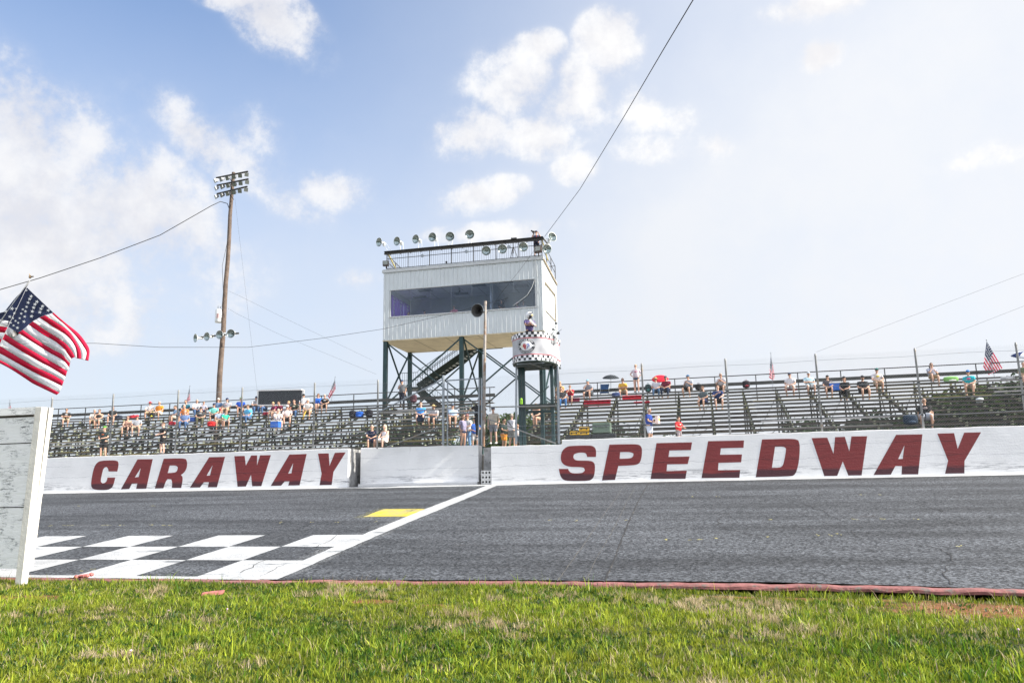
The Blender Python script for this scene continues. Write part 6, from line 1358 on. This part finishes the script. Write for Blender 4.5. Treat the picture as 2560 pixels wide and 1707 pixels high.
# yellow bat across the knees of the man in the white cap
p_, _ = seat(772, 1034); mb = MB(); mb.tube(p_+V(.05, -.45, .22), p_+V(-.12, -.55, -.36), .05, .035, 8); tag(mb.build('yellow_bat', mat('bat_yellow', (.72, .50, .08), .5)), 'yellow bat held upright by the man in the white cap', 'bat')
# starter in a helmet
rt_, info = person(V(at(1324, 800, 34.2).x, 34.15, at(1324, 777, 34.15).z-1.84), .65, 'stand', shirt=(.10, .08, .19), pants=(.03, .03, .04), hair=None, bottoms='jeans', label='starter in white helmet and purple patterned shirt on the flag stand', arms='cross', group='race officials', glasses=False, skin=1, s=1.0, logo=(.5, .35, .3))
hc_ = info['head']; mb = MB(); mb.ball(hc_+V(0, .02, .035), (.155, .175, .165), 16, zmin=-.8); mb.build('helmet', mat('helmet_white', (.75, .75, .76), .25), rt_)
mb = MB(); mb.ball(hc_+V(0, -.11, -.035), (.085, .06, .07), 10); mb.ball(hc_+V(0, -.08, -.12), (.075, .07, .045), 10); mb.prism([hc_+V(math.sin(a)*.12, -.10-math.cos(a)*.12, .085) for a in np.linspace(-1.3, 1.3, 9)], (0, 0, .015)); mb.build('visor_opening', BLACK, rt_)
mb = MB(); mb.ball(hc_+V(.055, -.145, .0), (.05, .03, .035), 8); mb.build('goggle_lens', mat('goggle_yellow', (.75, .55, .04), .2), rt_)
mb = MB(); a_ = (info['wr'][0]+info['wr'][1])/2; mb.bar(a_+V(-.12, -.05, .22), a_+V(.16, -.10, -.05), .03, .10); mb.build('rolled_flag', cloth((.5, .5, .52)), rt_)
# photographer on the roof
rt_, info = person(V(at(1341, 600, 48.95).x, 48.95, at(1341, 576, 48.95).z-1.79), .15, 'stand', shirt=(.05, .05, .09), pants=(.03, .04, .07), hat=(.03, .04, .08), label='photographer in dark cap and shirt raising a camera on the press box roof', arms=('cam', 'cam'), group='race officials', glasses=True, skin=0, s=1.02)
c = (info['wr'][0]*.5+info['wr'][1]*.5)+V(-.16, -.16, .05); mb = MB(); mb.box(c, (.16, .10, .12)); mb.tube(c+V(0, -.04, 0), c+V(-.12, -.24, .0), .045, .055); mb.box(c+V(.03, .02, -.12), (.06, .06, .16)); mb.build('camera', BLACK, rt_)
mb = MB(); mb.ball(info['chest']+V(.01, -.125, 0), (.02, .02, .12), 8); mb.build('red_lanyard', cloth((.5, .02, .03)), rt_)
# people behind the press box window
for px, pyh, Y, sh, ht, lab in ((1025, 782, 50.2, (.2, .1, .08), None, 'person low in the press box window beside the purple banners'), (1063, 777, 49.9, DG, NV, 'person in dark cap low in the left of the press box window'), (1137, 765, 49.9, (.6, .2, .25), (.3, .28, .26), 'person in pink shirt in the middle of the press box window'),
                                (1252, 749, 50.2, BKc, (.03, .05, .09), 'man in black shirt and cap in profile in the press box window'), (1295, 758, 49.9, (.35, .15, .25), (.5, .2, .3), 'person with pink headwear at the right of the press box window'), (1309, 753, 50.0, (.3, .3, .3), None, 'person at the far right of the press box window')):
    top = at(px, pyh, Y); person(V(top.x, Y, top.z-.87), .9 if px == 1252 else 0, 'sit', shirt=sh, pants=DG, hat=ht, label=lab, group='people in the press box')
    mb = MB(); x, z = top.x, top.z-.87; mb.box((x, Y, z-.03), (.42, .42, .05)); mb.box((x, Y+.21, z+.25), (.42, .04, .4)); 
    t = thing('chair', V(x, Y, z-.45), 'dark chair under the '+' '.join(lab.split()[:9]), 'chair', 'chairs in the press box'); mb.build('seat', BLACK, t); mb = MB(); mb.tube((x, Y, max(ZF+.08, z-1.2)), (x, Y, z-.05), .03); mb.box((x, Y, ZF+.10), (.4, .4, .04)); mb.build('leg', BLACK, t)
finish_people()

# ================================================================ trees behind the stands
LEAF = [mat('leaf_%d' % k, c, .6, var=.3, vs=.8, transl=.3) for k, c in enumerate(((.035, .065, .018), (.05, .085, .022), (.022, .045, .014)))]
def tree(x, y, h, r, label, k=0, n=2600, z0=2.6):
    t = thing('tree', (x, y, z0), label, 'tree', 'trees beyond the stands'); rg = np.random.default_rng(int(x*7+y*3) & 0xffff)
    mb = MB(); mb.path([(x, y, z0), (x+.2, y, z0+h*.35), (x, y+.1, z0+h*.75)], [r*.07, r*.05, .05], 8)
    for q in range(5): a = q*1.3; mb.path([(x, y, z0+h*(.3+.08*q)), (x+r*.6*math.cos(a), y+r*.6*math.sin(a), z0+h*(.5+.08*q))], [.10, .03], 5)
    mb.build('trunk', BARK, t)
    cl = [(rg.normal(0, .42)*r, rg.normal(0, .42)*r, h*(.35+.5*rg.random()), r*rg.uniform(.25, .5)) for _ in range(16)]
    sz = rg.uniform(.10, .24, n)*(1+h/20); P = np.empty((n, 3)); 
    for i in range(n):
        c = cl[rg.integers(16)]; d = rg.normal(size=3); d /= np.linalg.norm(d); d *= c[3]*rg.random()**.4; P[i] = (x+c[0]+d[0], y+c[1]+d[1], z0+c[2]+d[2]*.8)
    U = rg.normal(size=(n, 3)); U /= np.linalg.norm(U, axis=1)[:, None]; W_ = np.cross(U, rg.normal(size=(n, 3))); W_ /= np.linalg.norm(W_, axis=1)[:, None]
    U *= sz[:, None]; W_ *= sz[:, None]*.6; vv = np.stack([P-U, P+W_, P+U, P-W_], 1).reshape(-1, 3)
    me = bpy.data.meshes.new('crown'); me.from_pydata(vv.tolist(), [], np.arange(n*4).reshape(-1, 4).tolist()); me.materials.append(LEAF[k]); o = bpy.data.objects.new('crown', me); COL.objects.link(o); o.parent = t
def treeat(px, pytop, Y, r, label, k=0, n=2600): p = at(px, pytop, Y); tree(p.x, Y, (p.z-2.6)*1.0, r, label, k, n)
treeat(1238, 1025, 75, 3.0, 'bushy green tree seen through the gap behind the beige tee man', 1); treeat(1275, 1018, 82, 3.6, 'rounded tree seen between the men and the flag stand leg', 0); treeat(1325, 1040, 78, 3.0, 'low tree seen between the flag stand legs', 2); treeat(1375, 1045, 85, 3.2, 'low tree seen behind the right leg of the flag stand', 0)
for k, (px, py, Y, r) in enumerate(((2400, 968, 84, 4.2), (2470, 948, 78, 4.5), (2545, 940, 74, 5.0), (2330, 1000, 90, 4), (2250, 1030, 95, 4), (2150, 1040, 100, 4.5), (2040, 1045, 105, 4.5), (2620, 935, 72, 5))):
    treeat(px, py, Y, r, ('dark leafy tree behind the right stand, left part of the clump', 'tall dark tree behind the right stand near the full flag', 'tallest dark tree at the right end of the stand', 'low tree behind the bald man in black', 'low tree glimpsed under the benches left of the bald man', 'low tree glimpsed under the benches below the blue cool box', 'low tree glimpsed under the benches below the man with folded arms', 'tree cut off by the right edge of the view')[k], k % 3, 3600)
LEFT_T = [(1000, 1052), (1100, 1040), (1480, 1066), (1560, 1070)]
WHERE = ['behind the straw hat man, left one', 'behind the man in light blue at the gate', 'behind the green crate', 'behind the popcorn man', 'behind the small boy in red', 'below the man in charcoal']
for k, (px, py) in enumerate(LEFT_T): treeat(px, py, 95+(k*13) % 17, 5.5, 'low green tree glimpsed under the benches '+WHERE[k], k % 3, 2400)

# ================================================================ grass
def gz(x, y):
    lo = np.interp(x, [-3.33, 1.03], [.02, -.07]); k = np.interp(x, [a for a, b in INNER], [b for a, b in INNER])
    z = np.where(y < k-3.5, lo*.5+(lo*.5)*(k-3.5-y)/(k+36.5), lo*.5+lo*.5*(y-(k-3.5))/3.0); return np.where(y > k-.5, lo, z), k
def nz2(x, y, s, ph): return (np.sin(x*s+ph)+np.sin(y*s*1.3+ph*2.1)+np.sin((x+y)*s*.7+ph*.7)+np.sin((x-y*1.4)*s*1.9+ph*1.7)*.7+np.sin((x*1.7+y)*s*2.9+ph*3.1)*.5)/4.2
def scatter(n):
    y = RNG.uniform(5.6, 14.2, n)**1.0; x = RNG.uniform(0, 1, n)*((4.8+(y-6)*.42)-(-7.6-(y-6)*1.12))+(-7.6-(y-6)*1.12); return x, y
def bare(x, y):
    f = np.zeros_like(x)
    for a, b, rx, ry, s in ((3.9, 12.6, 1.8, 1.0, .80), (-5.2, 11.9, .5, .3, .8), (-4.0, 11.6, .35, .2, .8), (-11.5, 11.6, .9, .5, .7), (1.6, 13.55, 2.4, .22, .9)):
        d = np.hypot((x-a)/rx, (y-b)/ry)+nz2(x, y, 9, 1)*.35; f = np.maximum(f, s*np.clip((1.15-d)/.4, 0, 1))
    return f
def blades(n, hm, wm, cols, name, mask, leanm=.6, seed=0, var=.35, per=14, spread=.035, open_=.0):
    m_ = n//per; cx, cy = scatter(m_); n = m_*per; ci = np.repeat(np.arange(m_), per); ox, oy = RNG.normal(0, spread, n), RNG.normal(0, spread, n); sp_ = RNG.lognormal(0, .35, m_)[ci]; ox *= sp_; oy *= sp_; x = cx[ci]+ox; y = cy[ci]+oy; tone = RNG.normal(0, .45, m_)[ci]; th = RNG.lognormal(0, .28, m_)[ci]; z, k = gz(x, y); keep = (y < k-.085+RNG.uniform(-.05, .0, n)) & (RNG.random(n) > bare(x, y)) & (mask(x, y) > RNG.random(n)); x, y, z = x[keep], y[keep], z[keep]; n = len(x); ox, oy, tone, th, k = ox[keep], oy[keep], tone[keep], th[keep], k[keep]
    h = hm*th*(1+.35*np.clip(1-(k-y)/1.2, 0, 1))*RNG.lognormal(0, .25, n)*(1+.35*nz2(x, y, 2.2, 4)); w = wm*RNG.uniform(.6, 1.5, n); a = RNG.uniform(0, 2*PI, n); la = np.arctan2(oy, ox)+RNG.normal(0, .7, n); l = leanm*RNG.random(n)**.8
    # tufts: blades lean away from the tuft centre
    wx, wy = np.cos(a)*w/2, np.sin(a)*w/2; dx, dy = np.cos(la)*l*h, np.sin(la)*l*h; hz = h*np.sqrt(np.maximum(.15, 1-l*l*.6))
    Vx = np.stack([np.stack([x-wx, y-wy, z-.01], 1), np.stack([x+wx, y+wy, z-.01], 1), np.stack([x+dx*.42+wx*.8, y+dy*.42+wy*.8, z+hz*.62], 1), np.stack([x+dx*.42-wx*.8, y+dy*.42-wy*.8, z+hz*.62], 1), np.stack([x+dx, y+dy, z+hz], 1)], 1).reshape(-1, 3)
    me = bpy.data.meshes.new(name); me.vertices.add(5*n); me.vertices.foreach_set('co', Vx.astype(np.float32).ravel()); b = np.arange(n)*5
    me.loops.add(7*n); me.loops.foreach_set('vertex_index', np.stack([b, b+1, b+2, b+3, b+3, b+2, b+4], 1).astype(np.int32).ravel()); me.polygons.add(2*n)
    ls = np.stack([np.arange(n)*7, np.arange(n)*7+4], 1).astype(np.int32).ravel(); me.polygons.foreach_set('loop_start', ls)
    try: me.polygons.foreach_set('loop_total', np.tile([4, 3], n).astype(np.int32))
    except Exception: pass
    me.update(calc_edges=True); me.validate()
    c0, c1 = np.array(cols[0]), np.array(cols[1]); t = np.clip(.45+.35*nz2(x, y, 1.1, 2.)+tone*.7+RNG.normal(0, var*.6, n), 0, 1)[:, None]; c = c0*(1-t)+c1*t; c *= RNG.uniform(.75, 1.25, n)[:, None]
    at_ = me.color_attributes.new('tint', 'FLOAT_COLOR', 'POINT'); C4 = np.ones((n, 5, 4), np.float32); C4[:, :, :3] = c[:, None, :]; at_.data.foreach_set('color', C4.ravel())
    return me
GM = bpy.data.materials.new('grass_blade'); GM.use_nodes = True; T = NT(GM.node_tree); at_n = T.n('ShaderNodeAttribute', attribute_name='tint'); b = T.n('ShaderNodeBsdfPrincipled'); T.ln(at_n.outputs['Color'], b.inputs['Base Color']); b.inputs['Roughness'].default_value = .5; b.inputs['Specular IOR Level'].default_value = .35
tr = T.n('ShaderNodeBsdfTranslucent'); T.ln(at_n.outputs['Color'], tr.inputs[0]); mx = T.n('ShaderNodeMixShader'); mx.inputs[0].default_value = .45; T.ln(b.outputs[0], mx.inputs[1]); T.ln(tr.outputs[0], mx.inputs[2]); o_ = T.n('ShaderNodeOutputMaterial'); T.ln(mx.outputs[0], o_.inputs[0])
dry = lambda x, y: np.clip((nz2(x, y, 1.9, 7)+.45*nz2(x, y, 6, 3)-.30-.16*np.clip(9.5-y, 0, 3)/3+.50*np.exp(-((x-1.2)/3.2)**2-((y-12.2)/1.5)**2)+.25*np.exp(-((x+3)/2.5)**2-((y-13.2)/.7)**2))*2.4, 0, 1)
def gobj(me, name, label):
    me.materials.append(GM); o = bpy.data.objects.new(name, me); COL.objects.link(o); tag(o, label, 'grass', None, 'stuff')
gobj(blades(310000, .048, .0082, ((.050, .105, .009), (.34, .37, .034)), 'grass', lambda x, y: 1-.7*dry(x, y), .95, per=14, spread=.03), 'grass', 'short green mown grass in the foreground')
gobj(blades(60000, .088, .0110, ((.09, .20, .012), (.44, .50, .045)), 'broad_grass', lambda x, y: np.clip(.45+nz2(x, y, 1.5, 5)*1.3, 0, 1)*(1-.7*dry(x, y)), 1.0, per=9, spread=.03), 'broad_grass', 'longer bright green blades standing among the short grass')
gobj(blades(130000, .075, .0065, ((.38, .29, .16), (.62, .50, .34)), 'dry_grass', lambda x, y: .07+.9*dry(x, y), 1.05, per=22, spread=.03), 'dry_grass', 'patches of pale dry straw coloured grass')
gobj(blades(120000, .034, .030, ((.020, .060, .012), (.07, .14, .025)), 'clover', lambda x, y: np.clip(.50-nz2(x, y, 1.3, 1)*1.5-.05*(x+3)+.12*(9-y), 0, 1), 1.3, per=20, spread=.07), 'clover', 'dark low clover leaves between the grass')
for k, (px, py, lab) in enumerate(((421, 1529, 'pink clover flower at the left of the grass'), (568, 1525, 'pale clover flower right of the first pink one'), (327, 1630, 'pale pink clover flower low at the left'), (2546, 1577, 'pink clover flower at the right edge of the grass'))):
    if k == 3: px = 1265+ (2546-1265)
    c = atz(px, py, .05); mb = MB(); mb.ball(c+V(0, 0, .02), .014, 7); mb.tube(c-V(0, 0, .06), c+V(0, 0, .01), .002, n=4); tag(mb.build('clover_flower', mat('clover_pink', (.62, .42, .55), .8)), lab, 'flower')

# ================================================================ set every thing's origin at its base
for nm, base in ORIGIN.items():
    o = bpy.data.objects[nm]; o.location = base
    for c in o.children: c.matrix_parent_inverse = Matrix.Translation(-base)
